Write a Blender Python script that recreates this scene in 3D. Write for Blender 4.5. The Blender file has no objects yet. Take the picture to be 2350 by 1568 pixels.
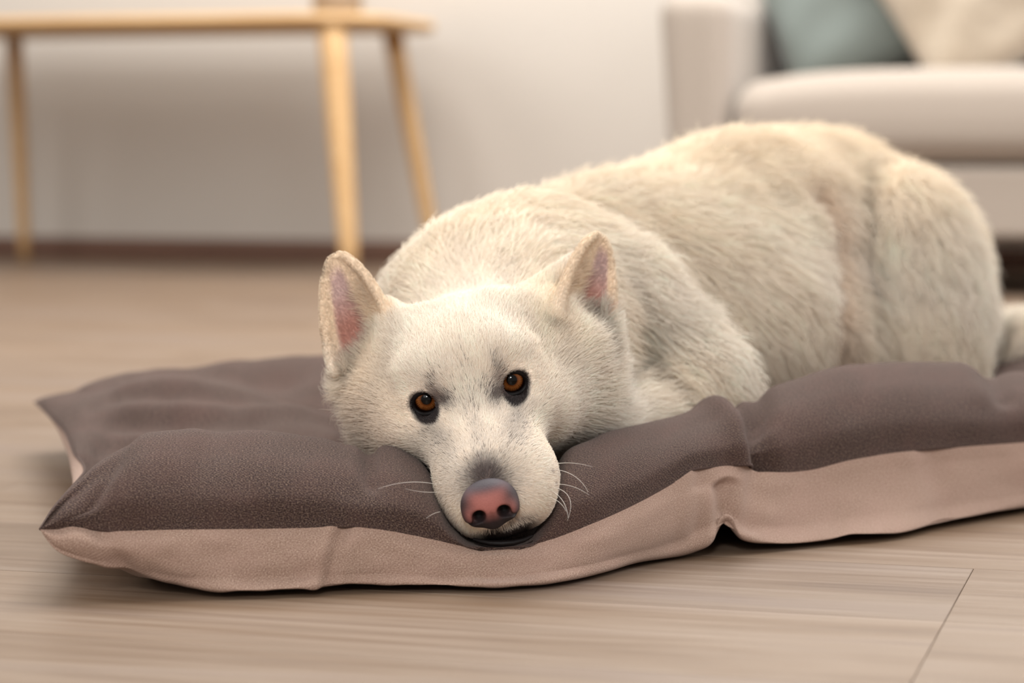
import bpy, bmesh, math, random
import numpy as np
from mathutils import Vector, Matrix
rng = np.random.default_rng(7)
random.seed(7)
SC = bpy.context.scene
COL = SC.collection
PI = math.pi

# ------------------------------------------------------------------ camera
W, H = 2350.0, 1568.0
F = 5548.6                       # focal length in pixels (85 mm)
CAMZ = 0.288
PITCH = math.atan((784 - 323) / F)
cam_d = bpy.data.cameras.new('camera')
cam = bpy.data.objects.new('camera', cam_d); COL.objects.link(cam)
cam_d.sensor_width = 36.0; cam_d.lens = 85.0
cam.location = (0, 0, CAMZ)
cam.rotation_euler = (PI/2 - PITCH, 0, 0)
cam_d.clip_start = 0.05
cam_d.dof.use_dof = True
cam_d.dof.focus_distance = 1.60
cam_d.dof.aperture_fstop = 4.6
cam_d.dof.aperture_blades = 0
SC.camera = cam

def P(px, py, Y):
    """world point seen at photo pixel (px,py) standing at distance Y"""
    dx = px - W/2; dy = H/2 - py
    d = np.array([dx, F*math.cos(PITCH) + dy*math.sin(PITCH), -F*math.sin(PITCH) + dy*math.cos(PITCH)])
    return np.array([0, 0, CAMZ]) + d*(Y/d[1])
def PF(px, py, z=0.0):
    dx = px - W/2; dy = H/2 - py
    d = np.array([dx, F*math.cos(PITCH) + dy*math.sin(PITCH), -F*math.sin(PITCH) + dy*math.cos(PITCH)])
    return np.array([0, 0, CAMZ]) + d*((z-CAMZ)/d[2])
def PX(p):
    p = np.asarray(p, float); q = p - np.array([0, 0, CAMZ])
    z = q[..., 1]*math.cos(PITCH) - q[..., 2]*math.sin(PITCH)
    y = q[..., 1]*math.sin(PITCH) + q[..., 2]*math.cos(PITCH)
    return W/2 + F*q[..., 0]/z, H/2 - F*y/z

# ------------------------------------------------------------------ light
world = bpy.data.worlds.new('world'); SC.world = world
world.use_nodes = True
wb = world.node_tree.nodes['Background']
wb.inputs[0].default_value = (1.0, 0.975, 0.93, 1)
wb.inputs[1].default_value = 0.49

def area(name, loc, target, sx, sy, power, color):
    l = bpy.data.lights.new(name, 'AREA'); l.shape = 'RECTANGLE'; l.size = sx; l.size_y = sy
    l.energy = power; l.color = color
    o = bpy.data.objects.new(name, l); COL.objects.link(o)
    o.location = loc
    o.rotation_euler = (Vector(target) - Vector(loc)).to_track_quat('-Z', 'Y').to_euler()
    return o
area('window_or_fill_light', (-3.2, 2.2, 2.3), (0.1, 3.2, 0.2), 2.2, 1.8, 44, (1.0, 0.975, 0.94))
area('window_or_fill_light', (3.3, 3.0, 1.9), (0.4, 3.6, 0.3), 2.0, 1.8, 78, (0.98, 0.985, 1.0))
area('ceiling_or_fill_light', (-0.1, 3.3, 3.1), (0.1, 3.3, 0.0), 2.4, 2.4, 118, (1.0, 0.98, 0.94))
area('ceiling_or_fill_light', (0.7, 4.7, 2.9), (0.7, 4.75, 0.0), 1.3, 1.3, 42, (1.0, 0.98, 0.94))  # added fill lamp over the sofa, brightens the top of its seat
area('window_or_fill_light', (-0.9, -1.6, 1.9), (0.1, 1.9, 0.1), 1.8, 1.4, 17, (1.0, 0.985, 0.96))  # added soft fill behind the camera to brighten the dog, not a window
area('window_or_fill_light', (-0.1, -1.3, 1.5), (0.0, 1.7, 0.1), 0.36, 0.36, 26, (1.0, 0.99, 0.97))

SC.view_settings.view_transform = 'Standard'
SC.view_settings.look = 'None'
SC.view_settings.gamma = 1.0
SC.view_settings.use_curve_mapping = False
SC.view_settings.exposure = 0.35

# ------------------------------------------------------------------ helpers
def srgb(r, g, b):
    f = lambda c: ((c/255+0.055)/1.055)**2.4 if c/255 > 0.04045 else c/255/12.92
    return (f(r), f(g), f(b), 1)
def tag(o, label=None, cat=None, group=None, kind=None):
    if label: o['label'] = label
    if cat: o['category'] = cat
    if group: o['group'] = group
    if kind: o['kind'] = kind
    return o
def link(name, me, mat=None, parent=None):
    o = bpy.data.objects.new(name, me); COL.objects.link(o)
    if mat: me.materials.append(mat)
    if parent: o.parent = parent
    return o
def empty(name, loc=(0, 0, 0), rz=0):
    o = bpy.data.objects.new(name, None); COL.objects.link(o)
    o.location = tuple(loc); o.rotation_euler = (0, 0, rz); o.empty_display_size = 0.05
    return o
def mesh_from(name, V, Fc, smooth=True):
    me = bpy.data.meshes.new(name)
    V = np.asarray(V, np.float32); Fc = np.asarray(Fc, np.int32)
    n = Fc.shape[1]
    me.vertices.add(len(V)); me.vertices.foreach_set('co', V.ravel())
    me.loops.add(Fc.size); me.loops.foreach_set('vertex_index', Fc.ravel())
    me.polygons.add(len(Fc)); me.polygons.foreach_set('loop_start', np.arange(0, Fc.size, n, dtype=np.int32))
    me.update(calc_edges=True); me.validate()
    if smooth: me.polygons.foreach_set('use_smooth', np.ones(len(me.polygons), bool))
    return me
def bm_mesh(name, bm, smooth=True):
    me = bpy.data.meshes.new(name); bm.normal_update(); bm.to_mesh(me); bm.free()
    if smooth:
        for p in me.polygons: p.use_smooth = True
    return me
def rounded_box(name, lo, hi, bevel, segs=4, subdiv=0, fn=None):
    bm = bmesh.new()
    bmesh.ops.create_cube(bm, size=1)
    lo = Vector(lo); hi = Vector(hi)
    for v in bm.verts:
        v.co = Vector(((lo[i]+hi[i])/2 + v.co[i]*(hi[i]-lo[i]) for i in range(3)))
    if subdiv:
        bmesh.ops.subdivide_edges(bm, edges=bm.edges[:], cuts=subdiv, use_grid_fill=True)
        ed = [e for e in bm.edges if e.calc_face_angle(0) > 0.5]
    else: ed = bm.edges[:]
    bmesh.ops.bevel(bm, geom=ed, offset=bevel, segments=segs, profile=0.5, affect='EDGES')
    if fn:
        for v in bm.verts: v.co = Vector(fn(v.co))
    return bm_mesh(name, bm)

def soft_box(name, lo, hi, r, fn=None, n=14, m=6):
    lo = np.array(lo, float); hi = np.array(hi, float); c = (lo+hi)/2; hlf = (hi-lo)/2
    axs = []
    for d in range(3):
        a = hlf[d]-r; e = np.tan(np.linspace(0, PI/4, m+1))
        axs.append(np.concatenate([-a-r*e[::-1][:-1] , np.linspace(-a, a, n), a+r*e[1:]]))
    V = []; Fc = []; idx = {}
    def vid(p):
        k = tuple(np.round(p, 6))
        if k not in idx:
            idx[k] = len(V); q = np.clip(p, -(hlf-r), hlf-r); d = p-q; L = np.linalg.norm(d)
            V.append(c+q+(d/L*r if L > 1e-9 else 0))
        return idx[k]
    for d in range(3):
        e, f = (d+1) % 3, (d+2) % 3
        for s in (-1, 1):
            A_, B_ = axs[e], axs[f]
            for i in range(len(A_)-1):
                for j in range(len(B_)-1):
                    qd = []
                    for u_, v_ in ((i, j), (i+1, j), (i+1, j+1), (i, j+1)):
                        p = np.zeros(3); p[d] = s*hlf[d]; p[e] = A_[u_]; p[f] = B_[v_]; qd.append(vid(p))
                    Fc.append(qd if s > 0 else qd[::-1])
    if fn: V = [fn(Vector(v)) for v in V]
    return mesh_from(name, V, Fc)

class NT:
    def __init__(s, name, rough=0.6, spec=0.3):
        s.m = bpy.data.materials.new(name); s.m.use_nodes = True
        s.t = s.m.node_tree; s.n = s.t.nodes; s.l = s.t.links
        s.b = s.n['Principled BSDF']; s.out = s.n['Material Output']
        s.b.inputs['Roughness'].default_value = rough
        s.b.inputs['Specular IOR Level'].default_value = spec
    def new(s, ty, **kw):
        nd = s.n.new(ty)
        for k, v in kw.items(): setattr(nd, k, v)
        return nd
    def set(s, nd, **kw):
        for k, v in kw.items(): nd.inputs[k.replace('_', ' ')].default_value = v
        return nd
    def noise(s, vec, scale, detail=4, rough=0.5, dist=0):
        nd = s.new('ShaderNodeTexNoise')
        nd.inputs['Scale'].default_value = scale; nd.inputs['Detail'].default_value = detail
        nd.inputs['Roughness'].default_value = rough; nd.inputs['Distortion'].default_value = dist
        if vec is not None: s.l.new(vec, nd.inputs['Vector'])
        return nd.outputs['Fac']
    def ramp(s, fac, stops, interp='LINEAR'):
        nd = s.new('ShaderNodeValToRGB'); cr = nd.color_ramp; cr.interpolation = interp
        while len(cr.elements) < len(stops): cr.elements.new(0.5)
        for e, (p, c) in zip(cr.elements, stops):
            e.position = p; e.color = c
        s.l.new(fac, nd.inputs['Fac']); return nd.outputs['Color']
    def mix(s, fac, a, b, blend='MIX'):
        nd = s.new('ShaderNodeMix', data_type='RGBA', blend_type=blend)
        for sock, v in ((nd.inputs['Factor'], fac), (nd.inputs[6], a), (nd.inputs[7], b)):
            if isinstance(v, bpy.types.NodeSocket): s.l.new(v, sock)
            else: sock.default_value = v
        return nd.outputs[2]
    def mapping(s, vec, scale=(1, 1, 1), rot=(0, 0, 0), loc=(0, 0, 0)):
        nd = s.new('ShaderNodeMapping'); s.l.new(vec, nd.inputs['Vector'])
        nd.inputs['Scale'].default_value = scale; nd.inputs['Rotation'].default_value = rot
        nd.inputs['Location'].default_value = loc
        return nd.outputs['Vector']
    def math(s, op, a, b=0.0):
        nd = s.new('ShaderNodeMath', operation=op)
        for i, v in enumerate((a, b)):
            if isinstance(v, bpy.types.NodeSocket): s.l.new(v, nd.inputs[i])
            else: nd.inputs[i].default_value = v
        return nd.outputs[0]
    def bump(s, h, strength=0.3, dist=0.001):
        nd = s.new('ShaderNodeBump'); nd.inputs['Strength'].default_value = strength
        nd.inputs['Distance'].default_value = dist; s.l.new(h, nd.inputs['Height'])
        s.l.new(nd.outputs['Normal'], s.b.inputs['Normal']); return nd
    def color(s, c):
        if isinstance(c, bpy.types.NodeSocket): s.l.new(c, s.b.inputs['Base Color'])
        else: s.b.inputs['Base Color'].default_value = c
    def coord(s, k='Object'):
        return s.new('ShaderNodeTexCoord').outputs[k]

# ------------------------------------------------------------------ materials of the setting
def mat_floor():
    t = NT('oak_laminate', 0.42, 0.45)
    oi = t.new('ShaderNodeObjectInfo')
    co = t.coord('Object')
    comb = t.new('ShaderNodeCombineXYZ')
    r10 = t.math('MULTIPLY', oi.outputs['Random'], 37.0)
    t.l.new(r10, comb.inputs[0]); t.l.new(r10, comb.inputs[1])
    add = t.new('ShaderNodeVectorMath', operation='ADD')
    t.l.new(co, add.inputs[0]); t.l.new(comb.outputs[0], add.inputs[1])
    v = add.outputs[0]
    big = t.noise(t.mapping(v, (1.3, 7, 1)), 1.6, 3, 0.55, 0.6)
    grain = t.noise(t.mapping(v, (2.2, 60, 1)), 1.5, 5, 0.6, 0.4)
    fine = t.noise(t.mapping(v, (9, 420, 1)), 1.0, 3, 0.6, 0.1)
    c = t.ramp(big, [(0.30, srgb(122, 92, 68)), (0.43, srgb(154, 126, 100)), (0.56, srgb(176, 154, 136)), (0.70, srgb(168, 148, 140))])
    g = t.ramp(grain, [(0.28, srgb(116, 90, 70)), (0.48, srgb(160, 138, 118)), (0.72, srgb(190, 172, 156))])
    c = t.mix(0.45, c, g)
    dk = t.ramp(fine, [(0.28, (0.72, 0.70, 0.68, 1)), (0.46, (1, 1, 1, 1))])
    c = t.mix(0.55, c, dk, 'MULTIPLY')
    tone = t.ramp(oi.outputs['Random'], [(0.0, (0.93, 0.92, 0.92, 1)), (0.5, (1, 0.985, 0.97, 1)), (1.0, (1.05, 1.03, 1.0, 1))])
    c = t.mix(1.0, c, tone, 'MULTIPLY')
    t.color(t.mix(1.0, c, (.475, .45, .425, 1), 'MULTIPLY'))
    rr = t.new('ShaderNodeMapRange'); t.l.new(grain, rr.inputs['Value'])
    rr.inputs['To Min'].default_value = 0.36; rr.inputs['To Max'].default_value = 0.50
    t.l.new(rr.outputs[0], t.b.inputs['Roughness'])
    t.bump(t.mix(0.5, grain, fine), 0.10, 0.0006)
    return t.m
def mat_plain(name, c, rough=0.7, spec=0.25, nscale=60, var=0.06, bump=0.1, bdist=0.0005, sheen=0):
    t = NT(name, rough, spec)
    co = t.coord()
    n = t.noise(co, nscale, 5, 0.6)
    a = tuple(x*(1-var) for x in c[:3]) + (1,); b = tuple(min(1, x*(1+var)) for x in c[:3]) + (1,)
    t.color(t.ramp(n, [(0.3, a), (0.7, b)]))
    if bump: t.bump(n, bump, bdist)
    if sheen:
        t.b.inputs['Sheen Weight'].default_value = sheen
        t.b.inputs['Sheen Roughness'].default_value = 0.5
    return t.m
def mat_wood(name, c1, c2, rough=0.45):
    t = NT(name, rough, 0.4)
    v = t.coord()
    n = t.noise(t.mapping(v, (1.5, 30, 30)), 2.0, 5, 0.6, 0.5)
    t.color(t.ramp(n, [(0.3, c1), (0.7, c2)]))
    t.bump(n, 0.08, 0.0005)
    return t.m
M_floor = mat_floor()
M_sub = mat_plain('floor_underlay', srgb(132, 108, 90), 0.8, 0.1)
M_wall = mat_plain('wall_paint', srgb(212, 204, 195), 0.85, 0.15, 140, 0.015, 0.15, 0.0006)
M_base = mat_wood('skirting_wood', srgb(100, 70, 56), srgb(116, 84, 68), 0.55)
M_table = mat_wood('pale_wood', srgb(192, 152, 104), srgb(208, 172, 126), 0.5)
M_pot = mat_plain('pot_ceramic', srgb(150, 132, 112), 0.6, 0.3, 30, 0.05)
M_sofa = mat_plain('sofa_fabric', srgb(162, 150, 139), 0.9, 0.12, 700, 0.08, 0.5, 0.0008, 0.25)
M_dark = mat_plain('dark_and_shade_fabric', srgb(64, 66, 60), 0.9, 0.1, 300, 0.1, 0.3, 0.001)  # also used where dark colour stands in for shade on the backrest
M_teal = mat_plain('teal_fabric', srgb(122, 130, 126), 0.85, 0.15, 300, 0.06, 0.4, 0.001, 0.3)
M_creamp = mat_plain('cream_plush', srgb(184, 170, 152), 0.95, 0.1, 45, 0.08, 0.8, 0.006, 0.3)
M_leg = mat_plain('dark_leg', srgb(60, 44, 34), 0.5, 0.3)

# ------------------------------------------------------------------ room shell (turned 16 degrees from the camera axis)
PHI = math.radians(16)
EX = np.array([math.cos(PHI), -math.sin(PHI), 0]); EY = np.array([math.sin(PHI), math.cos(PHI), 0])
def to_room(p): p = np.asarray(p, float); return float(p @ EX), float(p @ EY)
def from_room(x, y, z=0): return EX*x + EY*y + np.array([0, 0, z])
wall_y = to_room(PF(0, 590))[1]
seam = to_room(PF(2168, 1426))

fl = link('floor', rounded_box('floor', (-6.4, -1.2, -0.06), (5.2, wall_y+0.02, -0.0085), 0.002, 1), M_sub)
fl.rotation_euler = (0, 0, -PHI)
tag(fl, 'light oak laminate floor under the dog bed, running to the pale wall', kind='structure')
PWID, PLEN, GAP = 0.186, 1.285, 0.0003
bm = bmesh.new(); bmesh.ops.create_cube(bm, size=1)
for v in bm.verts:
    v.co = Vector((v.co.x*(PLEN-GAP), v.co.y*(PWID-GAP), (v.co.z-0.5)*0.008))
top = [e for e in bm.edges if all(v.co.z > -0.001 for v in e.verts)]
bmesh.ops.bevel(bm, geom=top, offset=0.0004, segments=1, affect='EDGES')
plank_me = bm_mesh('plank', bm, False); plank_me.materials.append(M_floor)
r0 = int(math.floor((seam[1] - 0.25)/PWID)); r1 = int(math.ceil((wall_y - seam[1])/PWID))
for r in range(-6, r1+1):
    yc = seam[1] + (r + 0.5)*PWID
    off = 0.0 if r == -1 else ((r*0.37) % 1.0)*PLEN
    for k in range(-5, 4):
        xc = seam[0] + off + (k + 0.5)*PLEN
        if xc < -5.2 or xc > 3.6: continue
        p = EX*xc + EY*yc
        lim = 0.62*p[1]*0.5 + 0.9
        if p[0] > lim + 0.5 or -p[0] > lim + 1.7 or yc - PWID/2 > wall_y: continue
        o = bpy.data.objects.new('plank', plank_me); COL.objects.link(o)
        o.parent = fl; o.location = (xc, yc, 0)
def room_box(name, lo, hi, bev, mat, label, kind='structure'):
    o = link(name, rounded_box(name, lo, hi, bev, 2), mat)
    o.rotation_euler = (0, 0, -PHI)
    return tag(o, label, kind=kind)
room_box('wall_back', (-6.4, wall_y, -0.05), (5.2, wall_y+0.12, 2.9), 0.003, M_wall, 'plain pale beige painted wall behind the table and sofa')
room_box('baseboard_back', (-6.4, wall_y-0.012, 0.0005), (5.2, wall_y-0.0005, 0.052), 0.002, M_base, 'low brown wooden skirting along the foot of the wall')

# ------------------------------------------------------------------ side table
fbl = to_room(PF(57, 599)); yb = fbl[1]
def room_foot(px, y):   # floor point at room depth y seen at pixel column px
    a = (px - W/2)/F/ math.cos(PITCH)
    # X = a*Y (floor), room y = X sin + Y cos
    Y = y/(a*math.sin(PHI) + math.cos(PHI)); X = a*Y
    return to_room((X, Y, 0))
fbr = room_foot(1004, yb)
yf = yb - 0.50
ffr = room_foot(806, yf)
ffl = (fbl[0] + 0.02, yf)
TH = 0.553
root_c = ((fbl[0]+fbr[0])/2, yb-0.25)
table = empty('side_table', from_room(*root_c), -PHI)
tag(table, 'pale wooden table with tapered splayed legs standing against the wall', 'table')
def loc(p): return (p[0]-root_c[0], p[1]-root_c[1])
def leg(foot, top, r0, r1, parent, mat, z1):
    bm = bmesh.new(); n = 20; rings = []
    for k in range(9):
        t = k/8; r = r0 + (r1-r0)*t**0.8
        c = Vector((foot[0]+(top[0]-foot[0])*t, foot[1]+(top[1]-foot[1])*t, z1*t))
        if k == 0: r *= 0.85
        rings.append([bm.verts.new(c + Vector((r*math.cos(2*PI*i/n), r*math.sin(2*PI*i/n), 0))) for i in range(n)])
    for a, b in zip(rings, rings[1:]):
        for i in range(n): bm.faces.new((a[i], a[(i+1) % n], b[(i+1) % n], b[i]))
    bm.faces.new(rings[0][::-1]); bm.faces.new(rings[-1])
    return link('leg', bm_mesh('leg', bm), mat, parent)
def shift(p, dx, dy=0): return (p[0]+dx, p[1]+dy)
for ft, dx, dy, ra, rb in ((fbl, -0.008, -0.02, .013, .020), (fbr, -0.095, -0.03, .014, .024), (ffr, -0.05, 0.03, .018, .031), (ffl, 0.05, 0.03, .018, .031)):
    f = loc(ft); leg(f, shift(f, dx, dy), ra, rb, table, M_table, TH-0.022)
# rounded tabletop
def slab(name, x0, x1, y0, y1, z0, z1, rad, mat, parent):
    bm = bmesh.new(); pts = []
    for cx, cy, a0 in ((x1-rad, y1-rad, 0), (x0+rad, y1-rad, PI/2), (x0+rad, y0+rad, PI), (x1-rad, y0+rad, 1.5*PI)):
        for k in range(9): a = a0 + PI/2*k/8; pts.append((cx+rad*math.cos(a), cy+rad*math.sin(a)))
    vs = [bm.verts.new((x, y, z0)) for x, y in pts]
    f = bm.faces.new(vs); r = bmesh.ops.extrude_face_region(bm, geom=[f])
    for v in r['geom']:
        if isinstance(v, bmesh.types.BMVert): v.co.z = z1
    ed = [e for e in bm.edges if abs(e.verts[0].co.z-e.verts[1].co.z) < 1e-6]
    bmesh.ops.bevel(bm, geom=ed, offset=0.004, segments=2, affect='EDGES')
    bmesh.ops.recalc_face_normals(bm, faces=bm.faces[:])
    me = bm_mesh(name, bm); return link(name, me, mat, parent)
lbr = loc(fbr); lbl = loc(fbl)
slab('tabletop', lbl[0]-0.25, lbr[0]-0.095+0.115, loc((0, yf))[1]-0.03, loc((0, yb))[1]+0.06, TH-0.022, TH, 0.16, M_table, table)
# pot on the table
pc = room_foot(779, yb-0.24)
pp = from_room(pc[0], pc[1], TH)
def lathe(name, prof, mat, parent=None, n=40):
    bm = bmesh.new(); rings = []
    for r, z in prof: rings.append([bm.verts.new((r*math.cos(2*PI*i/n), r*math.sin(2*PI*i/n), z)) for i in range(n)])
    for a, b in zip(rings, rings[1:]):
        for i in range(n): bm.faces.new((a[i], a[(i+1) % n], b[(i+1) % n], b[i]))
    bm.faces.new(rings[0][::-1]); bm.faces.new(rings[-1])
    return link(name, bm_mesh(name, bm), mat, parent)
pot = lathe('flower_pot', [(.045, 0.0005), (.053, .006), (.055, .05), (.057, .13), (.055, .135), (.050, .13), (.048, .03), (.02, .02)], M_pot)
pot.location = tuple(pp); tag(pot, 'taupe round pot standing on the pale wooden table, cut by the top edge', 'pot')

# ------------------------------------------------------------------ sofa
SS = 4.60/4.80; SZ = CAMZ*(1-SS)      # sofa size against the trial distance
sx0, sy0 = to_room(P(1520, 240, 4.60)); sx0 = float(sx0); sy0 = float(sy0)
sofa = empty('sofa', from_room(sx0, sy0, SZ), -PHI); sofa.scale = (SS, SS, SS)
tag(sofa, 'light beige fabric sofa with rounded arm behind the dog', 'sofa')
def armfn(co):
    t = max(0.0, min(1.0, (co.z-0.10)/0.47))
    x = co.x + 0.030*(1-t)*(1-co.x/0.14)
    z = co.z
    return (x, co.y, z)
link('arm', soft_box('arm', (-0.016, 0.0, 0.10), (0.130, 0.80, 0.580), 0.046, armfn), M_sofa, sofa)
def seatfn(co):
    u = (co.x-0.14)/1.8
    b = 1 - 1.5*min(1, abs(co.x-1.04)/0.90)**7
    z = co.z
    if z > 0.34: z += 0.022*b - 0.0
    y = co.y
    if co.y < 0.1: y -= 0.012*math.sin(PI*min(1, max(0, (z-0.24)/0.17)))
    return (co.x, y, z)
link('seat_cushion', soft_box('seat_cushion', (0.134, 0.012, 0.243), (1.94, 0.59, 0.408), 0.055, seatfn, 30), M_sofa, sofa)
link('base', soft_box('base', (0.134, 0.025, 0.100), (1.94, 0.79, 0.238), 0.014), M_sofa, sofa)
link('backrest', soft_box('backrest', (0.142, 0.60, 0.243), (1.94, 0.79, 0.80), 0.04), M_dark, sofa)['label'] = 'backrest cushion with shade put in as dark fabric'  # dark colour stands in for the shade behind the pillows
link('arm', soft_box('arm', (1.945, 0.0, 0.10), (2.085, 0.80, 0.578), 0.036), M_sofa, sofa)
for lx in (0.06, 2.0):
    for ly in (0.08, 0.73):
        leg((lx, ly), (lx, ly), .014, .02, sofa, M_leg, 0.10+SZ/SS).location.z = -SZ/SS

def pillow(name, w, h, d, mat, label, cat, wr=0.006, seed=1, n=48):
    """square cushion with pinched corners, local x across, y depth, z up"""
    r = np.random.default_rng(seed); V = []; Fc = []
    ph = r.uniform(0, 6, 8)
    us = np.linspace(-1, 1, n)
    idx = {}
    for s in (-1, 1):
        for i, u in enumerate(us):
            for j, v in enumerate(us):
                edge = i in (0, n-1) or j in (0, n-1)
                if s == 1 and edge: idx[(s, i, j)] = idx[(-1, i, j)]; continue
                k = 1 - 0.07*(1-abs(u)**2)*0 
                pin = 1 - 0.06*(1-u*u)*abs(v)**3
                pin2 = 1 - 0.06*(1-v*v)*abs(u)**3
                th = ((1-u**4)*(1-v**4))**0.55
                rip = wr*(math.sin(7*u+3*v+ph[0])*math.sin(4*v-2*u+ph[1]) + 0.7*math.sin(11*v+5*u*u+ph[2]))*th
                idx[(s, i, j)] = len(V)
                V.append((u*w/2*pin2, s*(d/2*th) + rip, v*h/2*pin))
        for i in range(n-1):
            for j in range(n-1):
                q = (idx[(s, i, j)], idx[(s, i+1, j)], idx[(s, i+1, j+1)], idx[(s, i, j+1)])
                Fc.append(q if s == -1 else q[::-1])
    me = mesh_from(name, np.array(V)*SS, Fc)
    o = link(name, me, mat); tag(o, label, cat, 'cushions on the sofa'); return o
def on_sofa(x, y, z): 
    q = from_room(sx0+x*SS, sy0+y*SS, z*SS+SZ); return tuple(q)
ZS = 0.408+0.020
p1 = pillow('throw_pillow', 0.46, 0.44, 0.15, M_teal, 'grey green throw pillow leaning against the sofa back beside the arm', 'pillow', 0.004, 3)
p1.location = on_sofa(0.335, 0.42, ZS+0.205); p1.rotation_euler = (math.radians(-14), math.radians(-24), -PHI)
p2 = pillow('throw_pillow', 0.54, 0.50, 0.20, M_creamp, 'cream plush throw pillow in front of the grey green one on the sofa', 'pillow', 0.011, 5)
p2.location = on_sofa(0.625, 0.26, ZS+0.255); p2.rotation_euler = (math.radians(-16), math.radians(-34), -PHI)
p3 = pillow('throw_pillow', 0.50, 0.46, 0.15, M_dark, 'dark charcoal green throw pillow added to fill the dark gap behind the two lighter pillows', 'pillow', 0.004, 8)  # dark pillow added to fill the gap between the lighter two
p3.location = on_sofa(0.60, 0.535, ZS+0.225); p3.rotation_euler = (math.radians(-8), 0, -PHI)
# ------------------------------------------------------------------ dog bed
def keyed(keys, smooth=0):
    k = np.array(keys, float); xs = k[:, 0]; ys = k[:, 1]
    h = np.diff(xs); d = np.diff(ys)/h                      # monotone cubic through the keys
    m = np.zeros(len(xs)); m[0] = d[0]; m[-1] = d[-1]
    for i in range(1, len(xs)-1):
        if d[i-1]*d[i] > 0:
            w1 = 2*h[i]+h[i-1]; w2 = h[i]+2*h[i-1]
            m[i] = (w1+w2)/(w1/d[i-1]+w2/d[i])
    def f(q):
        q = np.asarray(q, float); i = np.clip(np.searchsorted(xs, q)-1, 0, len(h)-1)
        t = (q-xs[i])/h[i]; t = np.clip(t, 0, 1)
        return ((1+2*t)*(1-t)**2)*ys[i] + t*(1-t)**2*h[i]*m[i] + t*t*(3-2*t)*ys[i+1] + t*t*(t-1)*h[i]*m[i+1]
    return f
def Pv(px, py, Y):
    dx = px - W/2; dy = H/2 - py
    cy = F*math.cos(PITCH) + dy*math.sin(PITCH); cz = -F*math.sin(PITCH) + dy*math.cos(PITCH)
    return np.stack([dx*(Y/cy), Y*np.ones_like(dx), CAMZ + cz*(Y/cy)], -1)
def floorY(py):
    dy = H/2 - py
    cy = F*math.cos(PITCH) + dy*math.sin(PITCH); cz = -F*math.sin(PITCH) + dy*math.cos(PITCH)
    return (0.004-CAMZ)/cz*cy
seam_y = keyed([(92,1215),(130,1216),(165,1211),(200,1213),(260,1219),(400,1216),(600,1214),(700,1212),(800,1209),(850,1213),(900,1220),(1000,1240),(1080,1257),(1130,1261),(1180,1258),(1260,1240),(1350,1205),(1450,1160),(1550,1105),(1590,1079),(1620,1074),(1680,1068),(1715,1068),(1750,1082),(1800,1084),(1850,1080),(1950,1056),(2050,1040),(2200,1026),(2350,1015),(2700,985),(3100,965)])
low_y = keyed([(92,1216),(110,1240),(130,1261),(200,1291),(330,1326),(440,1350),(530,1359),(700,1353),(850,1343),(1000,1345),(1120,1343),(1240,1336),(1350,1317),(1450,1291),(1560,1270),(1610,1252),(1640,1226),(1655,1204),(1667,1196),(1680,1212),(1705,1238),(1750,1248),(1800,1251),(1900,1241),(1960,1229),(2050,1228),(2150,1206),(2250,1186),(2350,1166),(2700,1105),(3100,1068)])
ridge_y = keyed([(92,1214),(130,1160),(180,1105),(230,1043),(300,992),(350,980),(500,987),(650,992),(740,1003),(800,1025),(850,1034),(872,1024),(905,1021),(950,1042),(1000,1100),(1040,1185),(1080,1226),(1150,1238),(1210,1228),(1250,1170),(1285,1080),(1302,1042),(1370,1010),(1450,983),(1577,945),(1640,925),(1690,913),(1728,909),(1760,897),(1825,872),(1945,842),(2080,828),(2180,832),(2275,851),(2330,852),(2450,860),(2700,880),(3000,930),(3100,964)])
Yc_raw = keyed([(92,1.50),(200,1.508),(330,1.522),(530,float(floorY(1359))),(700,float(floorY(1353))),(850,float(floorY(1343))),(1120,float(floorY(1343))),(1240,float(floorY(1336))),(1350,float(floorY(1317))),(1450,float(floorY(1291))),(1560,float(floorY(1270))),(1800,float(floorY(1251))),(1900,float(floorY(1241))),(2050,float(floorY(1228))),(2150,float(floorY(1206))),(2250,float(floorY(1186))),(2350,float(floorY(1166))),(2700,float(floorY(1105))),(3100,float(floorY(1068)))])
Y_seam = keyed([(92,1.50),(300,1.505),(530,1.518),(850,1.535),(1174,1.548),(1350,1.575),(1560,1.645),(1700,1.690),(2000,1.765),(2350,1.862),(2700,1.975),(3100,2.12)])
dY_ridge = keyed([(92,0.0),(130,.02),(180,.045),(300,.085),(500,.10),(900,.10),(1000,.075),(1060,.05),(1230,.05),(1290,.075),(1450,.10),(1700,.105),(2100,.125),(2350,.12),(3000,.09),(3100,.0)])
Lk = np.array([(0,92,1215,1.50),(.10,128,1160,1.585),(.22,188,1092,1.70),(.40,168,1038,1.82),(.58,148,992,1.94),(.80,108,950,2.08),(1,80,923,2.23)])
Lpts = np.array([P(a, b, c) for _, a, b, c in Lk])
Lx, Ly, Lz = (keyed(np.stack([Lk[:, 0], Lpts[:, i]], 1)) for i in range(3))
NU, NVT, NVB = 860, 190, 160
tt = np.linspace(0, 1, NU)
q = 92 + (3100-92)*(tt**1.0)
q = 92 + (3100-92)*(0.62*tt + 0.38*tt**2.2)                 # denser at the left
u = (q-92)/(3100-92)
Sx = Pv(q, seam_y(q), Y_seam(q))
Rx = Pv(q, ridge_y(q), Y_seam(q)+dY_ridge(q))
Cx = Pv(q, low_y(q), Yc_raw(q))
Bx = np.stack([-.44+1.04*u, 2.23+.55*u, 0*u], -1)
Lend = np.array([Lx(1), Ly(1), Lz(1)])
Bx[:, 2] = Lend[2] + 0*u; Bx[:, 0] += (Lend[0]-Bx[0, 0])*(1-u)**6; Bx[:, 1] += (Lend[1]-Bx[0, 1])*(1-u)**6
eb = np.stack([-.14*np.ones_like(u), .72+0*u, 0*u], -1); eb /= np.linalg.norm(eb[0])
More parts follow.
